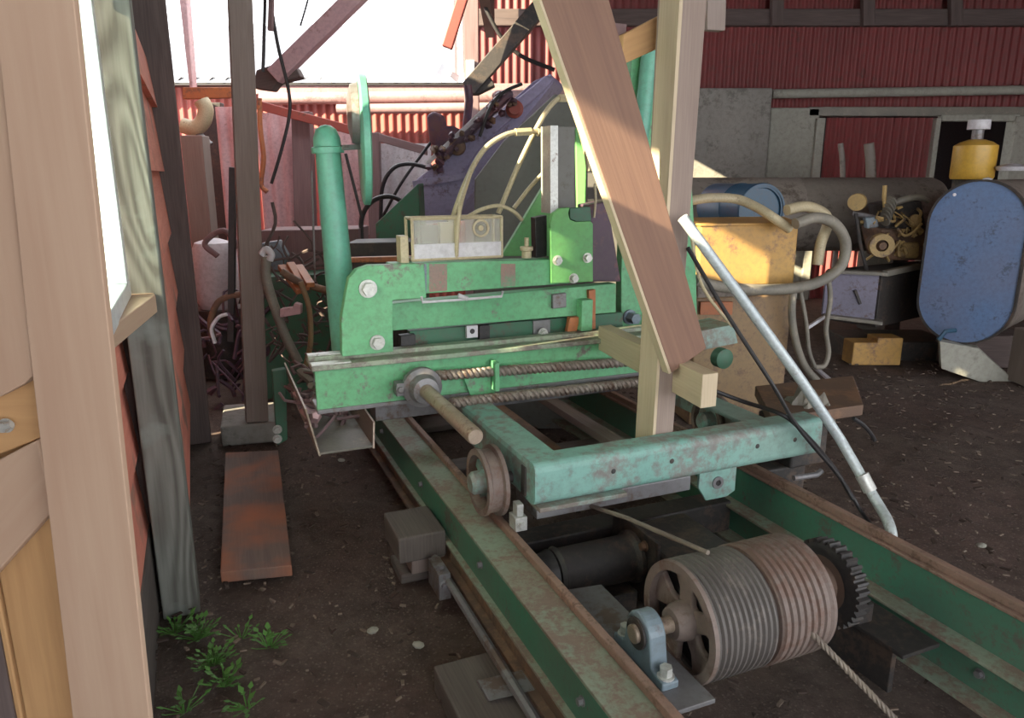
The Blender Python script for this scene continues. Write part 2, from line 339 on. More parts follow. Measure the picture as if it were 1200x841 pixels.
# ------------------------------------------------------------------ posts on the left
one(MB().hexa([m(-.252, 2.74, -.01), m(-.125, 2.74, -.01), m(-.125, 2.88, -.01), m(-.252, 2.88, -.01), m(-.252, 2.74, 2.74), m(-.125, 2.74, 2.74), m(-.125, 2.88, 2.74), m(-.252, 2.88, 2.74)]), 'wall_post', 'graywood', 'silvery grey square post with bold knots beside the window', 'post', .006)
one(MB().box(-.21, -.04, 4.68, 4.84, -.01, 3.0), 'wall_post', 'darkwood', 'dark brown heavy post at the far end of the red boards', 'post', .008)
pq = at(228, 200, Y=6.3); one(MB().box(pq.x - .09, pq.x + .09, 6.3, 6.45, -.01, 1.9, w), 'wall_post', 'brownwood', 'faint brown post just behind the dark heavy post', 'post', .006)
pb = at(301, 492, z=0.12); pt = at(281, 0, Y=4.6)
pt = pb + (pt - pb) * 1.25
one(MB().beam(pb, pt, .13, .12, DS), 'roof_post', 'brownwood', 'tall slim grey-brown post standing on the concrete pad', 'post', .006)
one(MB().prism(PL([(258, 500), (328, 494), (322, 470), (262, 474)], z=.12), (0, 0, -.13)), 'concrete_pad', 'concrete', 'low grey concrete pad under the slim post', 'concrete pad', .012)
q = PL([(258, 670), (342, 662), (326, 527), (264, 530)], z=.05)
one(MB().prism(q, (0, 0, -.05)), 'ground_plank', 'rustplank', 'short wide plank with orange stains lying flat on the ground', 'plank', .005)

# ------------------------------------------------------------------ near door of fresh wood
DO = thing('plank_door', 'fresh pale sawn plank door standing open close in the left foreground', 'door', w(-.72, 1.12, 0))
MB().prism(PL([(-14, -60), (80, -60), (175, 841), (211, 1177), (125, 1177), (85, 841), (38, 440)], Y=1.10), (0, .014, 0), DZ).build('stile', 'newwood', DO, .0015)
MB().prism(PL([(-70, -60), (8, -60), (22, 250), (38, 440), (28, 450), (0, 465), (-70, 470)], Y=1.108), (0, .03, 0), DZ).build('upper_board', 'newwood', DO, .003)
MB().prism(PL([(-70, 440), (50, 430), (50, 512), (0, 532), (-70, 545)], Y=1.145), (0, .02, 0), DX).build('rail', 'newwood2', DO, .003)
MB().prism(PL([(-70, 575), (44, 515), (62, 598), (-70, 745)], Y=1.14), (0, .03, 0)).build('brace', 'newwood', DO, .003)
for a, b in ((-1.02, -.925), (-.918, -.80), (-.795, -.69)):
    MB().box(a, b, 1.19, 1.215, .02, 2.3, w).build('board', 'newwood2', DO, .003)
bp = at(2, 500, Y=1.13); pl_ = MB().prism(PL([(-30, 470), (18, 478), (12, 520), (-30, 530)], Y=1.155), (0, -.006, 0)).build('latch_plate', 'gray', DO, .001)
MB().tube([at(-20, 508, Y=1.13), at(14, 497, Y=1.13)], .006, 8).bolt(at(8, 498, Y=1.14), (0, -1, 0), .009, .012).build('latch_bolt', 'bolt', pl_)

# ------------------------------------------------------------------ two track rails
def rail(c0, sgn, label, s0, s1, head):
    t = thing('track_rail', label, 'rail', m(c0, (s0 + s1) / 2, .08), None)
    # channel: web at c0, flanges reach towards +sgn (c)
    a = lambda x: c0 + sgn * x
    MB().box(a(0), a(.010), s0, s1, .19, .335).build('web', 'railweb', t)
    MB().box(a(.0), a(.014), s0, s1, .10, .178).build('lower_web', 'rust', t)
    MB().box(a(-.012), a(.13), s0, s1, .335, .347).build('top_flange', 'railflange', t, .002)
    MB().box(a(-.022), a(.12), s0, s1, .178, .190).build('middle_flange', 'railflange', t, .002)
    MB().box(a(-.03), a(.12), s0, s1, .085, .10).build('bottom_flange', 'rust', t, .002)
    h = a(head); MB().box(h - .013, h + .013, s0, s1, .347, .375).build('rail_head', 'railhead', t, .004)
    for i in range(5):
        sx = s0 + .5 + i * .75
        MB().bolt(m(a(-.002), sx, .27), DC * -sgn, .011, .012).build('bolt', 'gray', t)
    return t
rail(.81, 1, 'left green track rail running away under the carriage wheel', .2, 6.2, .115)
# right rail: channel opening inwards
t = thing('track_rail', 'right green track rail with rusty upper edge beyond the winch drum', 'rail', m(2.1, 3, .08))
MB().box(2.10, 2.112, .2, 6.2, .19, .345).build('web', 'railweb', t)
MB().box(2.085, 2.135, .2, 6.2, .345, .358).box(2.10, 2.128, .2, 6.2, .358, .385).build('rail_head', 'railhead', t, .003)
MB().box(2.03, 2.15, .2, 6.2, .178, .19).build('middle_flange', 'railflange', t, .002)
MB().box(2.075, 2.087, .2, 6.2, .055, .178).build('lower_web', 'railweb', t)
MB().box(2.0, 2.15, .2, 6.2, .042, .056).build('bottom_flange', 'railflange', t, .002)
for sx in (1.25, 1.62, 2.0, 2.6): MB().bolt(m(2.074, sx, .12), -DC, .012, .012).build('bolt', 'gray', t)
# thin bar beside the left rail
one(MB().tube([m(.74, 2.55, .13), m(.735, 1.6, .13), m(.73, .3, .13)], .016, 8), 'conduit_bar', 'gray', 'thin grey bar lying low along the outside of the left rail', 'bar')
one(MB().box(.70, .745, 2.36, 2.5, .06, .165).bolt(m(.72, 2.36, .12), -DS, .014).bolt(m(.72, 2.4, .165), DZ, .014), 'bar_clamp', 'gray', 'small grey bolted clamp gripping the far end of the thin bar', 'clamp', .004)
one(MB().prism([m(.66, 1.86, .0), m(.80, 1.86, .0), m(.80, 1.72, .11), m(.66, 1.74, .10)], DS * .1), 'rail_chock', 'gray', 'grey metal chock between the left rail and the low timber', 'chock', .004)
# timbers carrying the rails
def sleeper(c0, c1, s0, s1, z0, z1, mat, label, g=None): return one(MB().box(c0, c1, s0, s1, z0, z1), 'sleeper', mat, label, 'timber', .008, g)
sleeper(.62, 2.45, 2.62, 2.80, .0, .042, 'wetwood', 'flat muddy timber under the rails just beyond the motor')
sleeper(.60, .79, 2.55, 2.80, .13, .24, 'wetwood', 'stubby weathered block stuck out left of the left rail')
sleeper(.66, .80, 2.60, 2.78, .045, .125, 'brownwood', 'brown offcut packed beneath the stubby weathered block')
sleeper(.56, .80, 1.45, 1.98, -.01, .085, 'wetwood', 'grey split timber lying under the left rail in the foreground')
sleeper(.50, .80, 1.2, 1.43, -.01, .07, 'brownwood', 'rotten timber end at the bottom edge of the picture')
sleeper(.96, 2.06, 2.40, 2.52, .06, .20, 'dark', 'dark cross timber between the rails behind the motor')
sleeper(.96, 2.0, 3.25, 3.40, .05, .18, 'wetwood', 'shadowed cross timber far under the green carriage')
sleeper(1.0, 2.0, 2.0, 2.09, .0, .05, 'wetwood', 'thin muddy slat between the rails beside the wire rope')
sleeper(.6, 2.3, 4.3, 4.5, .0, .04, 'wetwood', 'farthest flat timber under both rails')
one(MB().box(2.2, 2.42, 2.35, 2.75, .0, .34), 'support_box', 'dark', 'dark iron box support outside the right rail', 'support', .01)

# ------------------------------------------------------------------ carriage frame (teal)
FR = thing('carriage_frame', 'faded teal steel carriage frame resting over the track rails', 'machine frame', m(1.6, 2.5, .46))
def channel_c(c0, c1, s0, s1, z0, z1, th=.012):   # channel lying across: web at s0 side, flanges to s1
    mb = MB(); n = 5; r = .03; prof = [(s1, z1), (s0 + r, z1)] + [(s0 + r - r * math.sin(a * math.pi / 2 / n), z1 - r + r * math.cos(a * math.pi / 2 / n)) for a in range(1, n)] + [(s0, z1 - r), (s0, z0 + r)] + [(s0 + r - r * math.cos(a * math.pi / 2 / n), z0 + r - r * math.sin(a * math.pi / 2 / n)) for a in range(1, n)] + [(s0 + r, z0), (s1, z0)]
    inn = [(min(s, s1) if s >= s1 else max(s, s0 + th), min(max(z, z0 + th), z1 - th)) for s, z in reversed(prof)]
    pts = prof + inn; return mb, pts
mb, pts = channel_c(1.0, 2.28, 2.15, 2.255, .475, .63)
MB().prism([p for p in [m(.99, q_[0], q_[1]) for q_ in pts[:len(pts) // 2]]], DC * 1.29, DC).build('cross_member', 'teal', FR)
MB().box(.985, 1.125, 2.20, 3.02, .475, .629).build('side_member', 'teal', FR, .02)
MB().box(.979, .99, 2.215, 2.25, .49, .60).build('corner_slot', 'dark', FR, .003)
MB().box(1.98, 2.10, 2.26, 3.0, .60, .617).box(2.09, 2.10, 2.26, 3.0, .49, .61).build('side_member', 'teal_worn', FR, .004)
MB().prism([m(1.0, 2.13, .46), m(1.35, 2.13, .46), m(1.35, 2.13, .476), m(1.0, 2.13, .476)], DS * .1).build('lower_lip', 'teal_worn', FR, .002)
lg = MB().prism([m(1.72, 2.20, .475), m(1.90, 2.20, .475), m(1.90, 2.20, .36), m(1.86, 2.20, .34), m(1.76, 2.20, .34), m(1.72, 2.20, .40)], DS * .014).build('axle_lug', 'teal', FR, .003)
MB().lathe(m(1.81, 2.199, .41), -DS, [(-.002, .026), (.004, .026), (.004, .012), (-.002, .012)], 20).build('bushing', 'gray', lg)
MB().lathe(m(1.81, 2.199, .41), -DS, [(0, .012), (.001, 0)], 16).build('bushing_hole', 'black', lg)
for cx in (1.3, 1.55, 1.95, 2.14):
    MB().lathe(m(cx, 2.149, .56), -DS, [(0, .010), (.0015, .008), (.0015, 0)], 12).build('hole', 'dark', FR)
MB().tube([m(.86, 2.35, .512), m(1.02, 2.35, .512)], .022, 14).build('axle', 'dark', FR)
MB().box(1.02, 1.68, 2.20, 2.39, .40, .46).build('skid_bar', 'gray', FR, .004)
# wheel
def wheel(c, s, z, r, label):
    t = bpy.data.objects.new('wheel', None); COL.objects.link(t); t.parent = FR; t.location = m(c, s, z) - wloc(FR); t.empty_display_size = .1; t['label'] = label
    MB().lathe(m(c, s, z), DC, [(0, r * .80), (0, r * .98), (.012, r * 1.0), (.018, r * .93), (.055, r * .93), (.06, r * 1.05), (.075, r * 1.05), (.078, r * .80)], 48, True).build('rim', 'drum', t)
    d = MB()
    for i in range(5):
        a = i * 2 * math.pi / 5 + .4; e = DS * math.cos(a) + DZ * math.sin(a)
        d.beam(m(c + .04, s, z) + e * .03, m(c + .04, s, z) + e * r * .84, .035, .022, DC)
    d.build('spokes', 'teal', t)
    MB().lathe(m(c - .03, s, z), DC, [(0, 0), (0, .030), (.012, .042), (.10, .045), (.10, 0)], 24).build('hub', 'teal', t)
wheel(.852, 2.35, .512, .125, 'grooved rusty wheel with teal hub')
wheel(2.06, 2.62, .50, .11, 'grooved wheel half hidden')
one(MB().box(.93, .975, 2.18, 2.24, .378, .43).box(.94, .965, 2.19, 2.23, .43, .475).bolt(m(.95, 2.18, .405), -DS, .012), 'rail_scraper', 'bolt', 'small pale scraper block on the rail just before the wheel', 'scraper', .004)

# ------------------------------------------------------------------ shaft, bearing, twisted bars
SH = thing('drive_shaft', 'bare steel shaft pointing towards the viewer above the carriage wheel', 'shaft', m(.81, 2.6, .69))
MB().lathe(m(.812, 2.92, .725), -DS, [(0, 0), (0, .030), (.66, .030), (.668, .026), (.668, 0)], 28).build('rod', 'shaft', SH)
MB().lathe(m(.812, 2.93, .725), -DS, [(0, 0), (0, .085), (.03, .085), (.04, .065), (.085, .055), (.09, .031), (.0, .031)], 28).build('bearing_collar', 'gray', SH)
MB().box(.70, .80, 2.90, 2.955, .70, .755).bolt(m(.715, 2.90, .73), -DS, .014).build('bearing_ear', 'gray', SH, .012)
def twist(name, p0, p1, r, pitch, label, strands=2, mat='chain', cat='chain', n=8):
    mb = MB(); d = p1 - p0; ln = d.length; d.normalize(); a = d.cross(DZ).normalized(); b = d.cross(a)
    st = int(ln / pitch * 8)
    for k in range(strands):
        mb.tube([p0 + d * ln * i / st + (a * math.cos(i * math.pi / 4 + 2 * math.pi * k / strands) + b * math.sin(i * math.pi / 4 + 2 * math.pi * k / strands)) * r * .6 for i in range(st + 1)], r * .62, n)
    return one(mb, name, mat, label, cat)
twist('drive_chain', at(512, 440, s=2.94), at(735, 424, s=2.94), .021, .05, 'upper run of heavy drive chain along the green beam')
twist('drive_chain', at(528, 472, s=2.90), at(775, 445, s=2.90), .021, .05, 'lower run of heavy drive chain hanging clear beneath the green beam')
one(MB().prism(PL([(540, 434), (580, 430), (580, 462), (552, 465)], s=2.955), DS * .012).box(1.14, 1.16, 2.9, 2.97, .67, .80), 'chain_guard', 'green', 'small green guard bracket between the two chain runs', 'bracket', .002)

# ------------------------------------------------------------------ green headblock
HB = thing('headblock', 'bright green sawmill headblock assembly with bolted plates and beams', 'machine', m(1.2, 3.1, .64))
# base beam: channel
MB().box(.385, 2.0, 2.98, 2.995, .655, .825).build('base_beam_web', 'green', HB, .003)
MB().box(.385, 2.0, 2.97, 3.14, .64, .658).build('base_beam_bottom', 'gray', HB, .003)
MB().box(.385, 2.0, 3.02, 3.13, .80, .835).build('base_beam_core', 'green', HB, .003)
LE = MB().box(.37, 2.02, 2.955, 3.01, .826, .848).box(.37, 2.02, 3.035, 3.09, .846, .868).box(.37, 2.02, 3.0, 3.12, .834, .848).build('slide_ledge', 'green_top', HB, .004)
MB().box(.37, .53, 2.953, 3.0, .849, .856).box(.37, .53, 3.04, 3.085, .869, .875).build('wear_strip', 'bolt', LE, .002)
# left bracket plate with lobe
q = PL([(401, 418), (461, 412), (460, 352), (500, 349), (497, 309), (432, 311), (418, 316), (409, 326), (405, 345), (400, 375)], s=3.0)
MB().prism(q, DS * .05).build('end_bracket', 'green', HB, .004)
MB().bolt(at(431, 338, s=2.998), -DS, .028, .03).build('bolt', 'bolt', HB)
MB().bolt(at(442, 401, s=2.998), -DS, .024, .025).build('bolt', 'bolt', HB)
# upper beam
q = PL([(458, 309), (692, 303), (692, 330), (640, 334), (458, 347)], s=3.01)
MB().prism(q, DS * .09).build('upper_beam', 'green', HB, .004)
for x0, x1, mt in ((467, 484, 'scuff'), (486, 500, 'bluegray'), (503, 524, 'scuff'), (587, 604, 'scuff')):
    MB().prism(PL([(x0, 309), (x1, 309), (x1, 345 - (x1 - 458) * .07), (x0, 345 - (x0 - 458) * .07)], s=3.008), DS * .01).build('paint_patch', mt, HB)
# middle and lower beam
MB().prism(PL([(455, 356), (722, 332), (722, 366), (455, 388)], s=3.10), DS * .07).build('middle_beam', 'green', HB, .004)
MB().prism(PL([(480, 388), (730, 366), (730, 392), (480, 408)], s=3.13), DS * .05).build('lower_plate', 'dgreen', HB, .003)
MB().prism(PL([(470, 394), (487, 392), (487, 404), (470, 406)], s=3.09), DS * .05).build('recess_block', 'black', HB)
MB().prism(PL([(562, 382), (574, 381), (574, 397), (562, 398)], s=3.10), DS * .03).build('recess_block', 'black', HB)
sp = MB().prism(PL([(547, 382), (560, 381), (560, 395), (547, 396)], s=3.10), DS * .02).build('square_washer', 'white', HB)
MB().lathe(at(553.5, 388, s=3.099), -DS, [(0, .012), (.001, .012), (.001, 0)], 12).build('washer_hole', 'black', sp)
MB().bolt(at(636, 390, s=3.10), -DS, .018, .02).build('bolt', 'bolt', HB)
MB().prism(PL([(625, 376), (645, 374), (645, 393), (625, 395)], s=3.12), DS * .02).build('cover_block', 'gray', HB, .003)
# white bent strip
g = MB(); g.tube(PL([(494, 347), (495, 354), (540, 351), (588, 347), (589, 341)], s=3.0), .006, 8); g.tube([at(537, 346, s=2.995), at(548, 350, s=2.995)], .010, 8); g.build('bent_rod', 'white', HB)
# right upright plate
q = PL([(646, 332), (645, 262), (648, 250), (656, 244), (668, 243), (666, 250), (668, 257), (675, 260), (692, 259), (695, 262), (695, 330)], s=2.995)
MB().prism(q, DS * .025).build('upright_plate', 'green_lit', HB, .003)
pj = MB().prism(PL([(668, 244), (692, 242), (693, 259), (676, 260), (668, 256)], s=3.02), DS * .03).build('plate_hook', 'dgreen', HB, .002)
for x_, y_ in ((653, 305), (688, 302), (672, 326)): MB().bolt(at(x_, y_, s=2.994), -DS, .017, .018).build('bolt', 'bolt', HB)
MB().prism(PL([(648, 345), (664, 343), (664, 360), (648, 362)], s=3.08), DS * .03).build('cover_block', 'gray', HB, .004)
MB().prism(PL([(690, 340), (698, 339), (698, 385), (692, 386)], s=3.08), DS * .03).build('rusty_rib', 'orange', HB, .002)
MB().prism(PL([(668, 372), (680, 371), (676, 388), (665, 389)], s=3.08), DS * .03).build('rusty_rib', 'orange', HB, .002)
MB().box(1.64, 1.70, 3.05, 3.3, .87, 1.02).build('side_lug', 'green', HB, .004)
# square column behind, dark core
one(MB().prism(PL([(646, 250), (646, 148), (674, 148), (674, 250)], s=3.12), DS * .10), 'square_column', 'slate', 'upright grey square steel tube above the notched green plate', 'column', .004)
MB().prism(PL([(645, 250), (645, 147), (654, 147), (654, 250)], s=3.114), DS * .10).build('sunlit_side', 'bolt', bpy.data.objects['square_column'])['label'] = 'pale strip painted as the sunlit side'  # pale strip in place of sun on the tube's left face
KN = one(MB().prism(PL([(690, 330), (690, 240), (712, 236), (728, 330)], s=3.2), DS * .12), 'worn_block', 'dpurple', 'dark plum iron block right of the notched green plate', 'machine part', .006)
# big green column behind plank
GC = thing('saw_column', 'tall green saw column hidden behind the wooden prop', 'machine', at(780, 400, s=3.45))
MB().prism(PL([(728, 400), (728, 320), (742, 40), (800, 10), (815, 290), (818, 400)], s=3.45), DS * .06).build('column_plate', 'green', GC, .005)
MB().tube(PL([(742, 235), (752, 150), (762, 55)], s=3.40), .042, 18).build('column_tube', 'teal_tube', GC)
MB().prism(PL([(775, 100), (790, 60), (800, 300), (770, 200)], s=3.42), DS * .02).build('column_rib', 'green_lit', GC, .003)
MB().bolt(at(737, 371, s=3.38), -DS, .03, .06).build('bolt', 'bluegray', GC)
MB().lathe(at(842, 418, s=2.9), -DS, [(0, 0), (0, .05), (.05, .05), (.06, .03), (.06, 0)], 24).build('roller', 'dgreen', GC)
MB().prism(PL([(770, 398), (860, 380), (865, 402), (775, 420)], s=3.0), DS * .2).build('foot', 'teal_worn', GC, .004)

# green cylinder with disc
TC = thing('hydraulic_post', 'mint green round post with domed cap left of the headblock', 'post', at(405, 418, s=3.3))
p0 = at(406, 418, s=3.3); p1 = at(384, 176, s=3.3); ax = (p1 - p0); ln = ax.length
MB().lathe(p0, ax, [(0, 0), (0, .062), (.25, .062), (ln, .052), (ln, 0)], 32).build('pole', 'teal_tube', TC)
MB().lathe(p1, ax, [(-.012, .0), (-.012, .068), (.012, .068), (.016, .058), (.05, .056), (.085, .042), (.10, .02), (.104, 0)], 32).build('cap', 'teal_tube', TC)
MB().beam(p1 + V((.05, 0, .01)), at(424, 172, s=3.3), .05, .022).build('arm', 'gray', TC, .003)
DI = thing('guard_disc', 'thin green guard disc seen edge-on beside the round post', 'disc', at(424, 236, s=3.3))
dc = at(425, 165, s=3.3); vd = (dc - V((0, 0, EYE))); vd.z = 0; vd.normalize(); axd = V((vd.y, -vd.x, 0)) * .995 + vd * .05
MB().lathe(dc - axd * .012, axd, [(0, 0), (0, .255), (.006, .27), (.03, .27), (.036, .255), (.036, 0)], 48).build('disc', 'teal_tube', DI)
MB().lathe(dc - axd * .014 + DZ * .11, -axd, [(0, .13), (.03, .12), (.045, .06), (.045, 0)], 32).build('backing_plate', 'gray', DI)
# ------------------------------------------------------------------ clear control box on the beam
CB = thing('control_box', 'clear scuffed plastic control box standing on the green upper beam', 'box', at(532, 306, s=3.06))
fr = MB(); c0 = .80; c1 = 1.23; z0 = 1.225; z1 = 1.43; s0 = 3.02; s1 = 3.12
A = at(482, 304, s=3.05); B = at(585, 296, s=3.05); c0 = A.dot(DC); c1 = B.dot(DC); z0 = A.z - .0; z1 = at(482, 256, s=3.05).z
for sx in (s0, s1):
    for zz in (z0, z1): fr.tube([m(c0, sx, zz), m(c1, sx, zz)], .007, 6)
    for cx in (c0, (c0 + c1) / 2 - .01, c1): fr.tube([m(cx, sx, z0), m(cx, sx, z1)], .007, 6)
for cx in (c0, c1):
    for zz in (z0, z1): fr.tube([m(cx, s0, zz), m(cx, s1, zz)], .007, 6)
fr.build('box_frame', 'hose', CB)
MB().box(c0, c1, s0 + .002, s0 + .006, z0, z1).build('front_sheet', 'film', CB)
MB().box(c0, c1, s0 - .004, s0 + .001, z0, z0 + .065).build('white_strip', 'white', CB)
MB().box(c0 + .05, c0 + .12, s0 + .03, s0 + .06, z0 + .02, z1 - .03).build('relay', 'slate', CB)
MB().box(c0 + .13, c0 + .20, s0 + .03, s0 + .06, z0 + .02, z1 - .02).build('relay', 'hose', CB)
MB().lathe(m(c1 - .10, s0 - .008, z0 + .125), -DS, [(0, .038), (.006, .038), (.006, .029), (0, .029)], 28, True).build('dial_ring', 'hose', CB)
MB().lathe(m(c1 - .10, s0 - .006, z0 + .125), -DS, [(0, .012), (.006, .012), (.006, 0)], 16).build('dial_centre', 'hose', CB)
one(MB().box(c0 - .05, c0 - .015, 3.03, 3.1, z0 - .02, z0 + .1), 'terminal_block', 'hose', 'small cream terminal block at the left of the clear box', 'block', .003)
one(MB().prism(PL([(628, 302), (627, 255), (641, 252), (641, 300)], s=3.09), DS * .05), 'spool_block', 'black', 'small black block behind the notched green plate', 'block', .003)
one(MB().lathe(at(617, 302, s=3.06), DZ, [(0, .022), (.03, .022), (.035, .03), (.05, .03), (.052, .01), (.09, .01), (.09, 0)], 14), 'grease_fitting', 'hose', 'brass coloured fitting standing beside the black block', 'fitting')
# pale hoses
def hose(name, px, s, r, label, mat='hose', cat='hose', n=10, fit=True, **k):
    pts = [at(q[0], q[1], s=(q[2] if len(q) > 2 else s)) for q in px]
    if fit is True and k.get('fits'):
        t = thing(name, label, cat, V((pts[0].x, pts[0].y, min(p.z for p in pts))))
        MB().tube(pts, r, n, res=8).build('hose_line', mat, t)
        for i, j in k['fits']:
            a, b = at(i[0], i[1], s=s), at(j[0], j[1], s=s)
            MB().tube([a, b], r * 1.6, 6, smooth=False).build('coupling', mat, t)
        return t
    return one(MB().tube(pts, r, n, res=8), name, mat, label, cat)
hose('hydraulic_hose', [(528, 262), (545, 215), (565, 178), (588, 160), (612, 154), (650, 155)], 3.25, .012, 'pale hose arching to a coupling at the square column', fits=[((604, 155), (622, 154)), ((630, 155), (646, 156))])
hose('hydraulic_hose', [(584, 250), (607, 195), (630, 148), (645, 124), (658, 114), (668, 118), (676, 140), (686, 175), (690, 200)], 3.3, .012, 'highest pale hose rising and bending over beside the leaning plank', fits=[((655, 115), (665, 115))])
hose('hydraulic_hose', [(602, 244), (625, 215), (650, 190)], 3.28, .010, 'short pale hose slanting up to the square column')
hose('hydraulic_hose', [(548, 254), (565, 245), (585, 241), (602, 248), (612, 258)], 3.16, .009, 'low pale hose looped above the clear box')
hose('hydraulic_hose', [(535, 300, 3.02), (536, 275, 3.0), (540, 240, 3.02), (552, 200, 3.2)], 3.1, .009, 'thin pale hose rising in front of the clear box')
hose('hydraulic_hose', [(697, 215), (698, 235), (696, 255)], 3.18, .006, 'thin white line beside the leaning plank')

# ------------------------------------------------------------------ props and leaning plank
def quadpost(px, s, depth, name, mat, label, cat='timber', b=.003): return one(MB().prism(PL(px, s=s), DS * depth), name, mat, label, cat, b)
PB = m(1.535, 2.275, .0)
one(MB().hexa([m(1.535, 2.262, .46), m(1.625, 2.262, .46), m(1.625, 2.38, .46), m(1.535, 2.38, .46), m(1.565, 2.262, 2.6), m(1.68, 2.262, 2.6), m(1.68, 2.40, 2.6), m(1.565, 2.40, 2.6)]), 'prop_post', 'propwood', 'tall upright sawn prop standing inside the teal frame', 'post', .003)
MB().hexa([m(1.533, 2.260, .46), m(1.545, 2.260, .46), m(1.545, 2.38, .46), m(1.533, 2.38, .46), m(1.563, 2.260, 2.6), m(1.577, 2.260, 2.6), m(1.577, 2.38, 2.6), m(1.563, 2.38, 2.6)], DZ).build('sunlit_edge', 'blockwood', bpy.data.objects['prop_post'])['label'] = 'pale cream edge painted as sunlit'  # pale strip paints sunlight along the prop's left edge
quadpost([(620, -42), (702, -42), (828, 408), (787, 437)], 2.215, .045, 'leaning_plank', 'plank', 'wide reddish brown plank leaning across the picture centre', 'plank')
LP = bpy.data.objects['leaning_plank']
MB().prism(PL([(617, -42), (620, -42), (787, 437), (784, 438)], s=2.216), DS * .043).build('sunlit_edge', 'blockwood', LP)['label'] = 'pale cream edge painted as sunlit'  # sun on the plank's left edge, put in as a pale strip
one(MB().hexa([m(1.588, 2.05, .79), m(1.655, 2.05, .79), m(1.765, 2.99, .79), m(1.698, 2.99, .79), m(1.588, 2.05, .915), m(1.655, 2.05, .915), m(1.765, 2.99, .905), m(1.698, 2.99, .905)], DS), 'square_block', 'blockwood', 'pale sawn square timber lying fore and aft behind the prop', 'timber', .003)
a0 = at(735, 58, s=2.5); a1 = at(800, 28, s=2.42)
one(MB().prism(PL([(731, 40), (800, 5), (800, 44), (729, 76)], s=2.45), DS * .04), 'brace_board', 'newwood2', 'short orange board bracing between leaning plank and prop', 'board', .003)
one(MB().prism(PL([(716, 26), (735, 28), (731, 76), (722, 70)], s=2.5), DS * .03), 'brace_board', 'plumwood', 'small dark wood end behind the leaning plank top', 'board', .003)
one(MB().prism(PL([(830, -40), (853, -40), (850, 36), (829, 35)], s=2.6), DS * .04), 'hanging_board', 'brownwood', 'brown board end hanging down right of the prop top', 'board', .003)

# ------------------------------------------------------------------ winch
WD = thing('winch_drum', 'large dusty grooved winch drum with spoked end between the rails', 'winch', m(1.42, 1.55, .16))
wc, wz, ws, wr = 1.185, .336, 1.565, .174
mb = MB(); prof = [(0, wr - .02), (0, wr), (.012, wr + .004)]
x = .02
while x < .205: prof += [(x, wr - .004), (x + .005, wr + .004), (x + .0105, wr + .004), (x + .015, wr - .004)]; x += .0195
mb.lathe(m(wc, ws, wz), DC, prof + [(.222, wr - .01), (.222, wr - .02)], 64); mb.build('wound_shell', 'drum_rope', WD)
prof = [(.222, wr - .02), (.222, wr + .003), (.226, wr + .008)]; x = .232
while x < .39: prof += [(x, wr - .001), (x + .004, wr + .007), (x + .018, wr + .007), (x + .022, wr - .001)]; x += .0245
MB().lathe(m(wc, ws, wz), DC, prof + [(.412, wr + .006), (.425, wr + .004), (.425, wr - .03), (.415, wr - .03)], 64).build('grooved_shell', 'drum', WD)
MB().lathe(m(wc, ws, wz), DC, [(-.006, wr - .026), (-.006, wr + .002), (.006, wr + .004), (.03, wr - .022)], 64, True).build('rim', 'drum', WD)
sp = MB()
for i in range(5):
    a = i * 2 * math.pi / 5 + .25; e = DS * math.cos(a) + DZ * math.sin(a); tg = DS * -math.sin(a) + DZ * math.cos(a); o = m(wc + .02, ws, wz)
    sp.prism([o + e * .04 + tg * .032, o + e * .09 + tg * .03, o + e * (wr - .012) + tg * .068, o + e * (wr - .008), o + e * (wr - .012) - tg * .068, o + e * .09 - tg * .03, o + e * .04 - tg * .032], DC * .02)
sp.build('spokes', 'drum', WD, .006)
MB().lathe(m(wc - .03, ws, wz), DC, [(0, .0), (0, .045), (.02, .055), (.07, .06), (.07, 0)], 28).build('hub', 'drum', WD)
MB().lathe(m(wc - .16, ws, wz), DC, [(0, 0), (0, .024), (.82, .024), (.82, 0)], 20).build('axle', 'shaft', WD)
MB().lathe(m(wc + .05, ws, wz), DC, [(0, 0), (0, wr - .025), (.01, wr - .025), (.01, 0)], 40).build('inner_disc', 'black', WD)
# gear on the right end
GE = thing('winch_gear', 'dark toothed gear at the right end of the winch drum', 'gear', m(1.80, 1.57, .2))
gp = []; T = 34; gr = .142
for i in range(T):
    for k, rr in ((0, gr - .012), (.25, gr - .012), (.45, gr), (.75, gr)):
        a = (i + k) * 2 * math.pi / T; gp.append(m(1.735, ws, wz - .005) + (DS * math.cos(a) + DZ * math.sin(a)) * rr)
MB().prism(gp, DC * .045).build('toothed_ring', 'dark', GE)
MB().lathe(m(1.655, ws, wz), DC, [(0, .0), (0, .055), (.02, .06), (.025, .05), (.045, .05), (.05, .06), (.075, .062), (.075, .09), (.078, 0)], 28).build('hub', 'rust', GE)
# pillow block and plate
PB_ = thing('pillow_block', 'blue grey pillow block carrying the drum axle in front', 'bearing', m(1.06, 1.57, .232))
arc = [(ws + .062 * math.cos(a), wz + .062 * math.sin(a)) for a in [math.pi * i / 12 for i in range(13)]]
pp = [m(1.045, s, z) for s, z in [(ws + .13, .232), (ws + .13, .257), (ws + .075, .265)] + arc + [(ws - .075, .265), (ws - .13, .257), (ws - .13, .232)]]
MB().prism(pp, DC * .055).build('housing', 'bluegray', PB_, .006)
MB().lathe(m(1.043, ws, wz), -DC, [(-.001, .046), (.006, .046), (.006, .028), (-.001, .028)], 28, True).build('seal', 'dark', PB_)
MB().lathe(m(1.035, ws, wz), -DC, [(-.01, .027), (.008, .027), (.01, .02), (.01, 0)], 20).build('axle_end', 'shaft', PB_)
for ss in (-.105, .105): MB().bolt(m(1.072, ws + ss, .257), DZ, .018, .026).build('bolt', 'bolt', PB_)
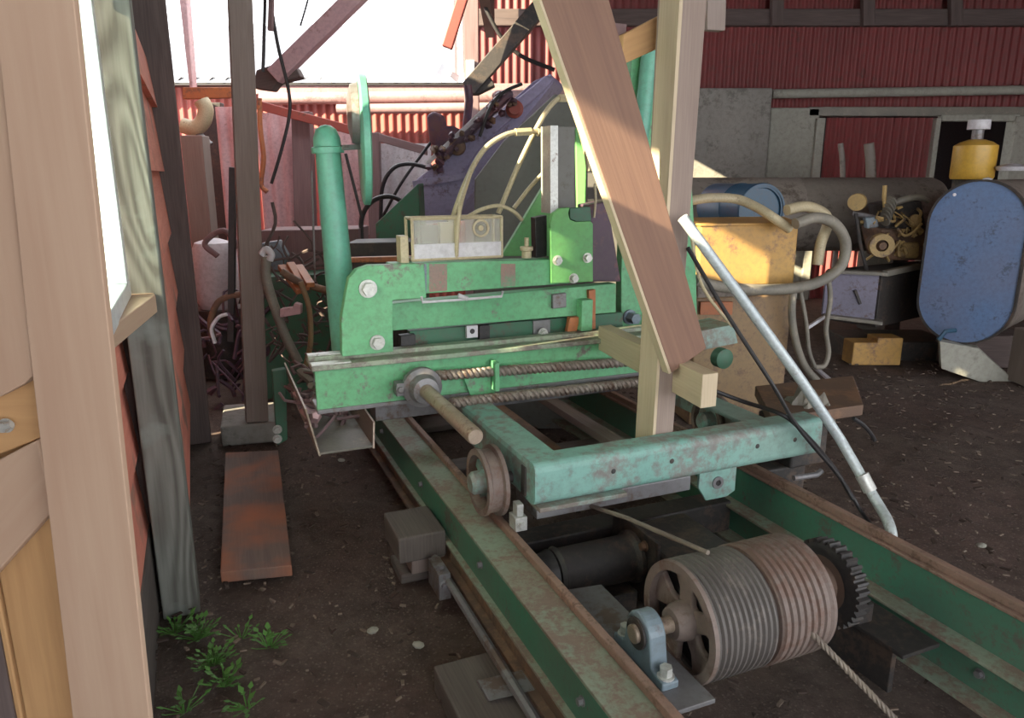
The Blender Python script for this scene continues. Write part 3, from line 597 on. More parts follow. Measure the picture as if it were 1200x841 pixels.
one(MB().prism([m(.955, 1.36, .218), m(1.165, 1.36, .218), m(1.165, 1.98, .218), m(1.0, 2.0, .218), m(.955, 1.95, .218)], DZ * .014).box(.96, .975, 1.4, 1.9, .0, .218).box(1.06, 1.075, 1.4, 1.9, .0, .218), 'bearing_plate', 'gray', 'flat dusty steel plate carrying the pillow block', 'plate', .002)
one(MB().box(1.86, 2.02, 1.35, 1.9, .16, .175).box(1.88, 1.90, 1.4, 1.85, .0, .16).box(1.86, 1.92, 1.52, 1.62, .175, .24), 'bearing_stand', 'dark', 'dark bearing stand beyond the toothed gear', 'stand', .003)
# motor
MO = thing('electric_motor', 'dark rusty motor lying between the rails behind the winch drum', 'motor', m(1.2, 2.16, .09))
MB().lathe(m(1.06, 2.14, .21), DC, [(0, 0), (0, .085), (.015, .095), (.03, .085), (.30, .085), (.315, .098), (.33, .098), (.33, 0)], 32).build('housing', 'dark', MO)
MB().lathe(m(.99, 2.14, .21), DC, [(0, 0), (0, .07), (.06, .09), (.07, 0)], 28).build('end_cover', 'black', MO)
MB().box(1.395, 1.41, 1.99, 2.30, .05, .33).build('flange_plate', 'dark', MO, .003)
MB().box(1.10, 1.36, 2.05, 2.24, .04, .12).build('foot', 'dark', MO, .004)
MB().bolt(m(1.39, 2.06, .29), -DC, .015, .016).build('bolt', 'rust', MO)
one(MB().box(1.42, 1.72, 1.95, 2.28, .03, .27), 'gearbox', 'dark', 'black gearbox between the motor and the right rail', 'gearbox', .02)
# ropes
twist('wire_rope', at(938, 728, s=1.42), at(1068, 862, z=.10), .0085, .05, 'wire rope running off the drum towards the lower right corner', 3, 'rope', 'rope', 6)
one(MB().tube([m(1.30, 1.60, .514), m(1.27, 2.0, .45), m(1.22, 2.35, .385), m(1.15, 3.2, .30)], .008, 8), 'wire_rope', 'rope', 'wire rope leaving the drum top back under the frame', 'rope')

# ------------------------------------------------------------------ dark underframe beneath the headblock
one(MB().box(.67, 1.95, 3.20, 3.32, .50, .60), 'rear_beam', 'gray', 'long grey beam running low behind the green headblock', 'beam', .004)
one(MB().box(1.2, 1.28, 2.35, 4.6, .33, .37), 'inner_bar', 'dark', 'left dark lengthwise bar below the open carriage frame', 'bar', .003)
one(MB().box(1.45, 1.52, 2.6, 4.6, .28, .32), 'inner_bar', 'rust', 'middle rusty lengthwise bar below the open carriage frame', 'bar', .003)
one(MB().box(1.75, 1.83, 2.7, 4.6, .30, .34), 'inner_bar', 'brownwood', 'right brown lengthwise bar below the open carriage frame', 'bar', .003)

# ------------------------------------------------------------------ trough at the left end of the headblock
TR = thing('scrap_trough', 'open pale metal trough sloping back beside the headblock', 'trough', m(.5, 3.6, .42))
MB().box(.40, .63, 3.10, 4.0, .415, .425).build('trough_floor', 'hose_gray', TR, .001)
MB().prism([m(.395, 3.10, .41), m(.395, 4.0, .41), m(.36, 4.0, .62), m(.36, 3.2, .60)], DC * .008).build('trough_side', 'shaft', TR)
MB().prism([m(.63, 3.10, .41), m(.63, 4.0, .41), m(.645, 4.0, .54), m(.645, 3.14, .52)], DC * .008).build('trough_side', 'shaft', TR)
rr = random.Random(11)
for i, (lab) in enumerate(['curled pink metal offcut on top of the trough scrap', 'grey bent offcut in the middle of the trough scrap', 'brown offcut at the back of the trough scrap', 'pale offcut against the end of the green beam', 'dark offcut low in the trough']):
    mb = MB(); c_, s_, z_ = .45 + .05 * (i % 3) - .04 * (i == 0), 3.3 + .13 * i, .50 + .05 * ((i * 2) % 4)
    pts = [m(c_ + rr.uniform(-.05, .05), s_ + .12 * k + rr.uniform(-.03, .03), z_ + rr.uniform(-.06, .08)) for k in range(-1, 4)]
    mb.tube(pts, [.018, .03, .02, .028, .012], 5, smooth=False, res=2)
    one(mb, 'metal_offcut', ['redpanel', 'gray', 'rust', 'hose_gray', 'dark'][i], lab, 'scrap', 0)
mb = MB()
for i in range(60):
    p = m(rr.uniform(.38, .60), rr.uniform(3.25, 4.1), rr.uniform(.43, .62)); d = V((rr.uniform(-1, 1), rr.uniform(-1, 1), rr.uniform(-.6, .8))).normalized()
    mb.tube([p, p + d * rr.uniform(.04, .12), p + d * .1 + V((rr.uniform(-.05, .05), rr.uniform(-.05, .05), rr.uniform(-.03, .05)))], rr.uniform(.005, .013), 5)
tag(mb.build('scrap_tangle', 'plumwood'), 'tangle of small twisted scrap filling the trough', 'scrap', kind='stuff')
GT = thing('stop_post', 'short dark teal bracket with two white bolts by the trough', 'bracket', at(328, 520, s=3.9))
MB().prism(PL([(319, 435), (335, 432), (337, 515), (325, 522)], s=3.9), DS * .05).build('bracket_body', 'dgreen', GT, .004)
for y_ in (503, 514): MB().bolt(at(325, y_, s=3.895), -DS, .018, .02).build('bolt', 'bolt', GT)

# ------------------------------------------------------------------ conduit and black cables
CO = thing('slanting_conduit', 'pale galvanised conduit slanting down past the frame to the right rail', 'pipe', m(2.2, 1.75, .1))
pts = [at(800, 255, s=2.20), at(870, 350, s=2.14), at(940, 447, s=2.06), at(985, 515, s=2.0)]
MB().tube(pts, .0195, 14).build('conduit_tube', 'conduit', CO)
fx = [at(985, 515, s=2.0), at(1012, 562, s=1.90), at(1030, 592, s=1.82), at(1041, 612, s=1.74), at(1045, 632, s=1.70), at(1040, 660, s=1.70)]
MB().tube(fx, .0195, 14, res=8).build('flexible_end', 'conduit', CO)
MB().tube([at(1010, 556, s=1.905), at(1020, 575, s=1.87)], .026, 14).build('collar', 'bolt', CO)
def cable(px, r, label, s=2.1, mat='black'): return one(MB().tube([at(q[0], q[1], s=(q[2] if len(q) > 2 else s)) for q in px], r, 8, res=8), 'cable', mat, label, 'cable')
cable([(806, 290, 2.25), (850, 365, 2.2), (905, 450, 2.1), (935, 500, 2.08), (985, 560, 2.05), (1010, 600, 2.0), (1040, 640, 1.75)], .008, 'thin black cable following the conduit down to the rail')
cable([(822, 452, 2.4), (870, 470, 2.3), (915, 485, 2.13), (940, 505, 2.10), (975, 545, 2.08), (1000, 585, 2.0)], .009, 'black cable crossing the top of the teal frame end')
cable([(808, 260, 2.5), (818, 320, 2.5), (832, 350, 2.5), (858, 382, 2.5)], .007, 'short cream line beside the conduit top', mat='hose')

# ------------------------------------------------------------------ right of the carriage
one(MB().prism(PL([(885, 452), (1000, 440), (1012, 474), (905, 490)], z=.60), (0, 0, -.05)), 'end_plate', 'rust', 'rusty plate projecting beyond the right end of the teal frame', 'plate', .004)
mb = MB(); rr = random.Random(5); P0 = m(2.46, 2.42, .60)
vs = []; nn = 9
for j in range(nn):
    for i in range(nn):
        u = i / (nn - 1) - .5; v = j / (nn - 1) - .5
        vs.append(P0 + DC * u * .24 + DS * v * .26 + DZ * (.05 * math.cos(u * 3) * math.cos(v * 3) - .10 * (abs(u) * 2) ** 3 - .08 * (abs(v) * 2) ** 3 + .035 * rr.uniform(-1, 1)))
mb.add(vs, [(j * nn + i, j * nn + i + 1, (j + 1) * nn + i + 1, (j + 1) * nn + i) for j in range(nn - 1) for i in range(nn - 1)], DC, False)
o = one(mb, 'sacking', 'hose_gray', 'crumpled pale sacking draped over the end of the rusty plate', 'cloth'); sm = o.modifiers.new('Solidify', 'SOLIDIFY'); sm.thickness = .012
one(MB().box(2.30, 2.50, 2.32, 2.55, .34, .545), 'iron_box', 'dark', 'dark iron box hanging under the crumpled sacking', 'box', .01)
one(MB().tube([at(1000, 490, s=2.2), at(1012, 498, s=2.2), at(1022, 510, s=2.2), at(1025, 516, s=2.2)], .009, 8, res=4), 'hook', 'black', 'small black hook beside the iron box', 'hook')
one(MB().tube([at(930, 560, s=2.13), at(957, 556, s=2.12), at(963, 551, s=2.12)], .012, 8), 'pin', 'gray', 'pale pin sticking out under the right end of the frame', 'pin')

# yellow tank
YT = thing('hydraulic_tank', 'yellow topped steel tank with brown lower half', 'tank', w(1.6, 4.9, 0))
# corners in plan
ya = at(822, 262, Y=4.60); yb = at(935, 272, Y=4.75)
def yb_box(z0, z1, mb, g=0.): return mb.hexa([w(ya.x - g, 4.60 - g, z0), w(yb.x + g, 4.75 - g, z0), w(yb.x + g + .12, 5.4, z0), w(ya.x - g - .1, 5.25, z0), w(ya.x - g, 4.60 - g, z1), w(yb.x + g, 4.75 - g, z1), w(yb.x + g + .12, 5.4, z1), w(ya.x - g - .1, 5.25, z1)], DX)
yb_box(.91, 1.29, MB()).build('upper_tank', 'yellow', YT, .008)
yb_box(.84, .91, MB(), -.005).build('seam_band', 'tank', YT, .004)
yb_box(0, .84, MB(), .0).build('lower_tank', 'ochre', YT, .008)
yb_box(1.285, 1.30, MB(), .01).build('tank_lid', 'yellow', YT, .004)
MB().box(ya.x + .02, ya.x + .22, 4.57, 4.60, .74, .82, w).build('patch', 'orange', YT)
# barrel
bc = at(893, 240, Y=6.0)
BR = thing('oil_drum', 'deep blue oil drum lying on its side behind the yellow tank', 'drum', w(bc.x, 6.3, .8))
MB().lathe(w(bc.x, 6.0, bc.z - .04), (-.25, 1, 0), [(0.02, 0), (0.02, .17), (0, .175), (0, .20), (.02, .205), (.3, .20), (.31, .207), (.33, .2), (.7, .2), (.7, 0)], 40).build('drum_body', 'blue_deep', BR)
MB().lathe(w(bc.x, 6.0, bc.z - .04), (-.25, 1, 0), [(-.008, .19), (-.008, .205), (.01, .212), (.02, .2)], 40, True).build('drum_rim', 'blue_deep', BR)
one(MB().box(bc.x - .25, bc.x + .3, 6.05, 6.6, 0, bc.z - .245, w), 'drum_stand', 'dark', 'dark stand carrying the blue oil drum', 'stand', .01)
# big cylinder tank
tc_ = at(900, 240, Y=7.2)
TK = thing('storage_tank', 'long grey brown cylindrical tank lying in front of the back wall', 'tank', w(3.2, 7.4, 0))
MB().lathe(w(1.6, 7.5, 1.20), (1, .02, 0), [(-.06, 0), (-.05, .2), (0, .34), (.02, .36), (1.2, .36), (1.21, .365), (1.23, .36), (2.55, .36), (2.6, .34), (2.67, .2), (2.7, 0)], 48).build('shell', 'tank', TK)
for xx in (2.0, 3.7): MB().box(xx, xx + .15, 7.2, 7.8, 0, .92, w).build('saddle', 'dark', TK, .006)
# loops of hose right of the tank
hose('tank_hose', [(800, 237, 3.9), (830, 232, 3.85), (862, 233, 3.8), (885, 242, 3.7), (905, 254, 3.6), (925, 268, 3.6)], 3.7, .030, 'thick hose arching over the yellow tank from the left', 'hose')
hose('tank_hose', [(922, 246), (945, 242), (965, 250), (970, 262), (962, 285), (958, 310)], 3.62, .034, 'fat pale hose bending down behind the tank corner', 'hose')
hose('tank_hose', [(932, 262), (955, 255), (978, 262), (991, 285), (985, 312), (960, 330), (925, 338), (880, 339), (840, 335), (815, 328)], 3.5, .034, 'biggest hose loop sweeping round the front of the tank', 'hose_gray')
hose('tank_hose', [(930, 335), (928, 370), (934, 405), (944, 430), (958, 446)], 3.6, .024, 'grey hose hanging down at the tank corner', 'hose_gray')
hose('tank_hose', [(970, 320), (973, 350), (968, 385), (971, 412), (966, 428), (955, 430)], 3.75, .017, 'dark hose dropping in front of the engine frame', 'hose_gray')
hose('tank_hose', [(938, 340), (945, 380), (948, 410), (955, 430)], 3.66, .014, 'thinner hose beside the hanging grey hose', 'hose_gray')
one(MB().beam(at(946, 384, s=3.8), at(966, 371, s=3.8), .02, .02), 'white_rod', 'white', 'short white rod wedged between the hanging hoses', 'rod')
one(MB().beam(at(955, 430, z=.05), at(976, 448, z=.02), .03, .02), 'white_rod', 'white', 'white rod lying on the ground below the hoses', 'rod')

# engine on frame
ec = at(1030, 320, Y=6.5)
EF = thing('engine_frame', 'dusty lavender steel bed under the yellow engine', 'frame', w(3.2, 6.7, .2))
fx0 = at(972, 315, Y=6.3); fx1 = at(1024, 322, Y=6.3); fz0 = at(1000, 370, Y=6.3).z; fz1 = at(1000, 318, Y=6.3).z
MB().hexa([w(fx0.x, 6.35, fz0), w(fx1.x, 6.2, fz0 - .03), w(fx1.x, 6.23, fz0 - .03), w(fx0.x, 6.38, fz0), w(fx0.x, 6.35, fz1), w(fx1.x, 6.2, fz1), w(fx1.x, 6.23, fz1), w(fx0.x, 6.38, fz1)], DX).build('side_panel', 'frame_blue', EF, .004)
MB().beam(w(fx0.x, 6.33, fz1), w(fx1.x + .05, 6.16, fz1), .10, .03).build('top_channel', 'hose_gray', EF, .004)
MB().beam(w(fx0.x, 6.33, fz0), w(fx1.x + .05, 6.16, fz0 - .03), .12, .03).build('bottom_channel', 'hose_gray', EF, .004)
MB().beam(w(fx1.x + .02, 6.16, fz1), w(fx1.x + 1.0, 6.9, fz1 + .04), .05, .05).build('top_channel', 'hose_gray', EF, .004)
MB().hexa([w(fx1.x + .02, 6.2, .32), w(fx1.x + .95, 6.9, .32), w(fx1.x + .95, 7.2, .32), w(fx0.x + .1, 6.6, .32), w(fx1.x + .02, 6.2, fz1 - .02), w(fx1.x + .95, 6.9, fz1 + .0), w(fx1.x + .95, 7.2, fz1), w(fx0.x + .1, 6.6, fz1 - .02)], DX).build('bed', 'dark', EF, .006)
MB().beam(at(1000, 345, Y=6.27) + V((.0, -.02, .04)), at(1003, 350, Y=6.27) + V((.03, -.02, -.04)), .03, .02).build('handle', 'dark', EF)
one(MB().box(3.0, 3.9, 6.35, 6.9, -.01, .16, w), 'skid_timber', 'dark', 'dark skid under the engine bed', 'timber', .01)
for i, (xx, yy, lb) in enumerate(((1012, 405, 'small yellow block under the front of the engine bed'), (1040, 400, 'orange yellow block at the right under the engine bed'))):
    p = at(xx, yy, Y=6.2); one(MB().box(p.x - .11, p.x + .11, 6.15, 6.35, 0, .2 + .04 * i, w), 'chock_block', 'yellow', lb, 'block', .01)
EN = thing('diesel_engine', 'greasy yellow diesel engine with pulleys on the lavender bed', 'engine', w(3.3, 6.6, .8))
def E(x, y, Y=6.45): return at(x, y, Y=Y)
MB().lathe(E(1034, 288, 6.35), (.25, 1, 0), [(0, .05), (.0, .098), (.03, .10), (.035, .085), (.06, .085), (.065, .1), (.09, .1), (.09, .05)], 36, True).build('crank_pulley', 'engine_yellow', EN)
MB().lathe(E(1034, 288, 6.37), (.25, 1, 0), [(-.03, 0), (-.03, .03), (.0, .035), (.02, .052), (.4, .06), (.4, 0)], 24).build('pulley_hub', 'rust', EN)
MB().lathe(E(1004, 237, 6.45), (.5, .9, 0), [(0, 0), (0, .07), (.015, .075), (.10, .075), (.12, .05), (.35, .05), (.35, 0)], 28).build('air_filter', 'engine_yellow', EN)
MB().lathe(E(1073, 258, 6.45), (.25, 1, 0), [(0, 0), (0, .048), (.03, .05), (.04, .035), (.2, .035), (.2, 0)], 24).build('alternator_pulley', 'engine_yellow', EN)
MB().prism([E(1054, 285), E(1076, 284), E(1078, 287), E(1077, 300), E(1074, 303), E(1054, 302), E(1052, 299), E(1052, 288)], (.03, .25, 0)).build('oil_pan', 'engine_yellow', EN, .012)
MB().prism([E(1032, 268, 6.5), E(1085, 268, 6.5), E(1090, 305, 6.5), E(1040, 305, 6.5)], (.05, .5, 0)).build('crankcase', 'rust', EN, .02)
MB().prism([E(1034, 240, 6.55), E(1080, 232, 6.55), E(1086, 268, 6.55), E(1040, 272, 6.55)], (.05, .4, 0)).build('cylinder_block', 'dark', EN, .02)
MB().tube([E(1037, 217, 6.5), E(1036, 232, 6.5), E(1038, 252, 6.5)], .018, 10).build('exhaust_stub', 'engine_yellow', EN)
for i in range(6):
    MB().lathe(E(1036 + i * 1.6, 258 - i * 4.2, 6.46), (.9, .3, .4), [(0, .0), (0, .055), (.014, .055), (.014, 0)], 16).build('cooling_fin', 'hose_gray', EN)
MB().tube([E(1048, 238, 6.48), E(1062, 233, 6.46), E(1078, 231, 6.48), E(1088, 236, 6.5)], [.025, .03, .03, .02], 10, res=4).build('intake_manifold', 'hose_gray', EN)
MB().tube([E(1052, 268, 6.42), E(1060, 276, 6.38), E(1070, 272, 6.38), E(1080, 262, 6.42)], .012, 8, res=4).build('fuel_line', 'engine_yellow', EN)
MB().prism([E(1014, 255), E(1028, 253), E(1030, 266), E(1016, 268)], (.02, .1, 0)).build('fuel_pump', 'bluegray', EN, .01)
MB().tube([E(1003, 250), E(1008, 285), E(1016, 318)], .016, 8).build('support_leg', 'dark', EN)
MB().tube([E(1000, 250, 6.5), E(1012, 252, 6.5), E(1030, 256, 6.5)], .02, 8).build('bracket', 'gray', EN)
mb = MB(); rr = random.Random(8)
for i in range(26):
    p = E(rr.uniform(1025, 1085), rr.uniform(238, 300), 6.47 - rr.random() * .06); mb.tube([p, p + V((rr.uniform(-.08, .08), 0, rr.uniform(-.08, .08))), p + V((rr.uniform(-.1, .1), .1, rr.uniform(-.1, .1)))], rr.uniform(.006, .016), 6, res=3)
mb.build('pipework', 'engine_yellow', EN)

# oval tank
OT = thing('oval_fuel_tank', 'big oval ended fuel tank painted faded blue on its face', 'tank', w(3.75, 6.2, .26))
cx, cz = at(1137, 306, Y=5.8).x, (at(1135, 403, Y=5.8).z + at(1135, 210, Y=5.8).z) / 2; hw = .348; hh = (at(1135, 210, Y=5.8).z - at(1135, 403, Y=5.8).z) / 2
ox = DX * .70 + DY * -.714
def oval(k, off, y, ze=1.):
    pts = []
    for i in range(28):
        a = math.pi * i / 27; pts.append((hw * k * math.cos(a), (hh - hw) * ze + hw * k * math.sin(a)))
    for i in range(28):
        a = math.pi + math.pi * i / 27; pts.append((hw * k * math.cos(a), -(hh - hw) * ze + hw * k * math.sin(a)))
    return [w(cx, 5.8, cz) + ox * u + DZ * v + V((.714, .70, 0)) * y for u, v in pts]
R_ = V((.714, .70, 0))
o = MB().prism(oval(.955, 0, .012), R_ * .03, DZ).build('blue_face', 'blue', OT)
A1 = oval(1.0, 0, 0); B1 = oval(.955, 0, 0); A2 = oval(1., 0, .05); B2 = oval(.955, 0, .05); n = len(A1); mb = MB()
mb.add(A1 + B1 + A2 + B2, [f for i in range(n) for f in ((i, (i + 1) % n, n + (i + 1) % n, n + i), (2 * n + i, 2 * n + (i + 1) % n, (i + 1) % n, i), (n + i, n + (i + 1) % n, 3 * n + (i + 1) % n, 3 * n + i))], DZ); mb.build('rim', 'dark', OT)
MB().prism(oval(.985, 0, .04), R_ * 1.25, R_).build('shell', 'tank', OT)
MB().lathe(at(1118, 228, Y=5.79) , (0, -1, 0), [(0, .012), (.01, .012), (.01, 0)], 10).build('rivet', 'white', OT)
MB().tube([at(1100, 398, Y=5.77), at(1108, 388, Y=5.76), at(1120, 387, Y=5.76)], .018, 8).build('drain_bend', 'blue_deep', OT)
one(MB().prism(PL([(1101, 400), (1147, 408), (1196, 452), (1190, 460), (1150, 448), (1103, 432)], Y=5.72), (.05, .12, 0)), 'wedge_board', 'concrete_pale', 'pale tapered slab standing on edge under the oval tank', 'slab', .008)
one(MB().box(3.75, 4.4, 6.1, 6.4, -.01, .27, w), 'cradle_timber', 'darkwood', 'dark timber cradle beneath the oval tank', 'timber', .01)
one(MB().box(3.98, 4.14, 5.45, 5.75, -.01, .42, w), 'cradle_timber', 'brownwood', 'brown block at the right edge beside the oval tank', 'timber', .01)
# amber bowl on oval tank region (stands on the tank behind)
FB = thing('filter_bowl', 'amber fuel filter bowl with white cap in front of the dark doorway', 'filter', w(4.25, 6.8, 1.55))
fc = at(1138, 210, Y=6.4)
MB().lathe(fc, DZ, [(0, 0), (0, .155), (.02, .165), (.27, .165), (.30, .12), (.32, .06), (.32, 0)], 28).build('bowl', 'amber', FB)
MB().lathe(fc + DZ * .32, DZ, [(0, .045), (.10, .045)], 16).build('neck', 'gray', FB)
MB().lathe(fc + DZ * .40, DZ, [(0, 0), (0, .085), (.075, .085), (.08, 0)], 20).build('cap', 'white', FB)
MB().box(fc.x - .1, fc.x + .1, 6.3, 6.5, 1.45, fc.z, w).build('bracket', 'dark', FB)
WB = at(1185, 200, Y=6.2); one(MB().lathe(WB, DZ, [(0, 0), (0, .10), (.03, .12), (.05, .06), (.06, 0)], 20), 'filler_cap', 'white', 'white filler cap on top of the oval tank at the right edge', 'cap')
WB = at(1157, 212, Y=6.1); one(MB().lathe(WB - DZ * .04, DZ, [(0, 0), (0, .035), (.06, .035), (.07, 0)], 14), 'filler_cap', 'white', 'small white plug on top of the oval tank under the amber bowl', 'cap')

# ------------------------------------------------------------------ back wall (right half), Y = 10
def panel(mb, x0, x1, y0, y1, Y, th=.1):
    if y1 >= 300:
        a = at(x0, y0, Y=Y); b = at(x1, y0, Y=Y); return mb.box(a.x, b.x, Y, Y + th, -.02, a.z, w)
    return mb.prism([at(x0, y1, Y=Y), at(x1, y1, Y=Y), at(x1, y0, Y=Y), at(x0, y0, Y=Y)], (0, th, 0))
def corr(mb, x0, x1, y0, y1, Y, per=.09, amp=.014):
    a = at(x0, y0, Y=Y); b = at(x1, y0, Y=Y); t_ = a.z; a = w(a.x, Y, at(x0, y1, Y=Y).z if y1 < 300 else -.02); L = b.x - a.x
    return mb.sheet(a, (L, 0, 0), (0, 0, t_ - a.z), int(L / per * 8), amp, per, (0, -1, 0))
struct(corr(MB(), 556, 1290, 28, 128, 10.0, .10).build('wall_back', 'red'))
struct(corr(MB(), 556, 1290, -60, 12, 10.05, .10).build('wall_back_upper', 'red'))
struct(panel(MB(), 556, 1290, 10, 30, 9.9, .15).build('trim_2', 'darkwood', None, .01))
for i, x_ in enumerate((1012, 1115, 905)):
    one(panel(MB(), x_, x_ + 14, -60, 30, 9.82, .1), 'wall_stud', 'darkwood', ['dark stud crossing the beam above the red door', 'dark stud crossing the beam above the amber bowl', 'dark stud above the edge of the concrete block'][i], 'stud', .01)
struct(panel(MB(), 800, 906, 103, 330, 9.6, .35).build('wall_block', 'concrete', None, .02))
struct(panel(MB(), 904, 962, 126, 330, 9.7, .25).build('wall_block_pale', 'concrete_pale', None, .02))
struct(panel(MB(), 556, 820, 128, 330, 10.1, .1).build('wall_back_lower', 'slate'))
g1 = MB().tube([at(905, 110, Y=9.75), at(1290, 104, Y=9.75)], .055, 12); one(g1, 'wall_pipe', 'concrete_pale', 'long pale pipe along the foot of the upper red wall', 'pipe')
one(panel(MB(), 948, 1290, 125, 136, 9.7, .08), 'door_rail', 'hose_gray', 'light brown sliding rail above the red door', 'rail', .01)
D1 = struct(corr(MB(), 969, 1101, 138, 330, 9.75, .10, .018).build('door_1', 'red'))
struct(panel(MB(), 958, 968, 138, 330, 9.65, .1).build('trim_3', 'concrete_pale', None, .01))
struct(panel(MB(), 1098, 1104, 138, 330, 9.65, .1).build('trim_4', 'concrete_pale', None, .01))
struct(panel(MB(), 1104, 1196, 134, 142, 9.68, .1).build('trim_5', 'concrete_pale', None, .01))
struct(panel(MB(), 1192, 1290, 136, 330, 9.65, .2).build('wall_back_right', 'concrete_pale', None, .01))
struct(MB().box(3.0, 11, 12.0, 12.1, -.02, 4.4, w).build('doorway_dark', 'black'))  # black so the opening reads dark; the shade is in the colour
for i, x_ in enumerate((988, 1021)):
    mb = MB().tube([at(x_, 215, Y=8.6) * 1 - DZ * 1.5, at(x_, 215, Y=8.6), at(x_ - 1, 185, Y=8.6), at(x_ - 3, 168, Y=8.6)], .03 + .025 * i, 10); one(mb, 'valve_stem', 'tank', ['thin valve stem rising before the red door', 'thicker valve stem before the red door'][i], 'valve')

# ------------------------------------------------------------------ beyond the left: neighbour shed and machinery
p0 = at(215, 93, Y=9.0); p1 = at(552, 93, Y=9.0)
sl = MB(); a = w(p0.x - 1.5, 9.0, p0.z); L = p1.x - a.x; ridge = at(300, 30, Y=15)
sl.sheet(a, (L, 0, 0), (0, 6, ridge.z - p0.z), int(L / .18 * 6), .03, .18, (0, -.2, 1)); one(sl, 'shed_roof', 'sheetroof', 'white corrugated roof of the low shed outside', 'roof')
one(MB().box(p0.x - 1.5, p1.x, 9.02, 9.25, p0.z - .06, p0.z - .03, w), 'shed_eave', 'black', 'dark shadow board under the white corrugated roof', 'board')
one(MB().box(p0.x + .8, 1.0, 9.05, 9.15, at(400, 110, Y=9).z, at(400, 97, Y=9).z, w), 'shed_fascia', 'mauve', 'mauve wooden fascia under the white roof edge', 'board', .01)
one(MB().tube([at(305, 116, Y=8.8), at(640, 112, Y=8.8)], .065, 14), 'stacked_pipe', 'mauve', 'upper long pink pipe under the shed fascia', 'pipe')
one(MB().tube([at(395, 128, Y=8.75), at(640, 125, Y=8.75)], .055, 14), 'stacked_pipe', 'mauve', 'lower long mauve pipe above the red corrugated strip', 'pipe')
o = corr(MB(), 100, 560, 97, 330, 9.3, .10); struct(o.build('wall_shed', 'red_bright'))
# framed pale panels in the middle distance
def place(name, px, Y, th, mat, label, cat, b=.006):
    ps = PL(px, Y=Y); lo = min(p.z for p in ps)
    if 'post' in name or 'panel' in name or name in ('dark_recess', 'machine_base', 'machine_top', 'dark_machine_box'):
        for p in ps:
            if p.z < lo + .12: p.z = -.01
    return one(MB().prism(ps, (0, th, 0)), name, mat, label, cat, b)
mb = MB(); corr(mb, 299, 346, 132, 275, 7.3, .12, .015); one(mb, 'wall_sheet', 'redpanel', 'pink corrugated sheet right of the slim post', 'sheet')
mb = MB(); corr(mb, 368, 432, 150, 275, 7.3, .12, .015); one(mb, 'wall_sheet', 'redpanel', 'pink corrugated sheet behind the round green post', 'sheet')
mb = MB(); corr(mb, 252, 284, 125, 300, 7.2, .12, .015); one(mb, 'wall_sheet', 'redpanel', 'faded pink sheet left of the slim post', 'sheet')
mb = MB(); corr(mb, 440, 505, 168, 275, 7.3, .12, .012); one(mb, 'wall_sheet', 'palepanel', 'pale grey corrugated sheet behind the black hoses', 'sheet')
place('shed_post', [(341, 300), (341, 132), (362, 130), (366, 300)], 7.1, .15, 'plumwood', 'mauve brown post between the pink sheets', 'post')
place('shed_post', [(430, 275), (429, 155), (444, 155), (444, 275)], 7.1, .1, 'plumwood', 'slender brown post right of the green disc', 'post')
place('shed_rail', [(300, 128), (300, 117), (412, 147), (412, 158)], 7.0, .08, 'red_bright', 'red sloping rail above the pink sheets', 'rail')
place('shed_rail', [(444, 166), (444, 156), (500, 172), (500, 182)], 7.0, .08, 'plumwood', 'brown sloping rail above the pale sheet', 'rail')
place('shed_rail', [(214, 116), (214, 102), (284, 102), (284, 114)], 6.9, .08, 'orange', 'orange red rail left of the slim post at the sky opening', 'rail')
place('frame_jamb', [(222, 103), (203, -60), (214, -60), (226, 103)], 6.9, .1, 'redpanel', 'pink upright jamb at the left edge of the sky opening', 'jamb')
place('dark_recess', [(236, 300), (236, 120), (258, 120), (268, 300)], 7.6, .1, 'dark', 'dark panel painted as the shaded recess behind the beige pipe elbow', 'panel')  # dark sheet carries the shade of the recess in its colour
one(MB().tube([at(214, 147, Y=6.6), at(228, 150, Y=6.6), at(238, 142, Y=6.6), at(241, 128, Y=6.6), at(236, 118, Y=6.6)], .065, 14, res=6), 'pipe_elbow', 'hose', 'beige curved pipe elbow beside the dark posts', 'pipe')
one(MB().tube([at(232, 157, Y=6.6), at(247, 170, Y=6.6)], .03, 10), 'pipe_stub', 'gray', 'small grey pipe stub below the beige elbow', 'pipe')
one(MB().tube([at(304, 115, Y=6.7), at(305, 150, Y=6.7), at(309, 185, Y=6.7), at(306, 215, Y=6.7), at(313, 225, Y=6.7)], .022, 8, res=5), 'orange_strap', 'orange', 'orange strap hanging right of the slim post', 'strap')
# struts in the sky opening
def strut(a, b, Y, wd, mat, label, name='roof_strut', cat='strut', Y2=None):
    return one(MB().beam(at(*a, Y=Y), at(*b, Y=Y2 or Y), wd, wd, DY), name, mat, label, cat, .008)
strut((322, 90), (430, -16), 5.6, .115, 'redpanel', 'faded red strut rising right across the sky opening')
one(MB().prism(PL([(296, 103), (300, 82), (318, 76), (346, 78), (352, 90), (325, 97), (318, 106)], Y=5.62), (0, .14, 0)), 'strut_bracket', 'darkwood', 'rough dark bracket joining the red strut to the slim post', 'bracket', .01)
strut((549, 105), (642, -2), 7.4, .15, 'dark', 'dark strut slanting up to the beam right of the sky')
one(MB().prism(PL([(546, 110), (546, 98), (575, 90), (580, 100), (560, 110)], Y=7.35), (0, .18, 0)), 'strut_bracket', 'dark', 'dark foot of the slanting strut', 'bracket', .01)
strut((524, 56), (546, -14), 7.0, .09, 'red_bright', 'short bright red bar hanging at the right of the sky')
place('corner_post', [(545, 330), (543, -60), (560, -60), (562, 330)], 8.4, .16, 'plumwood', 'grey mauve corner post at the right edge of the sky', 'post')
place('corner_strip', [(546, 95), (546, 70), (556, 70), (556, 96)], 8.35, .04, 'white', 'white plate fixed low on the corner post', 'plate')
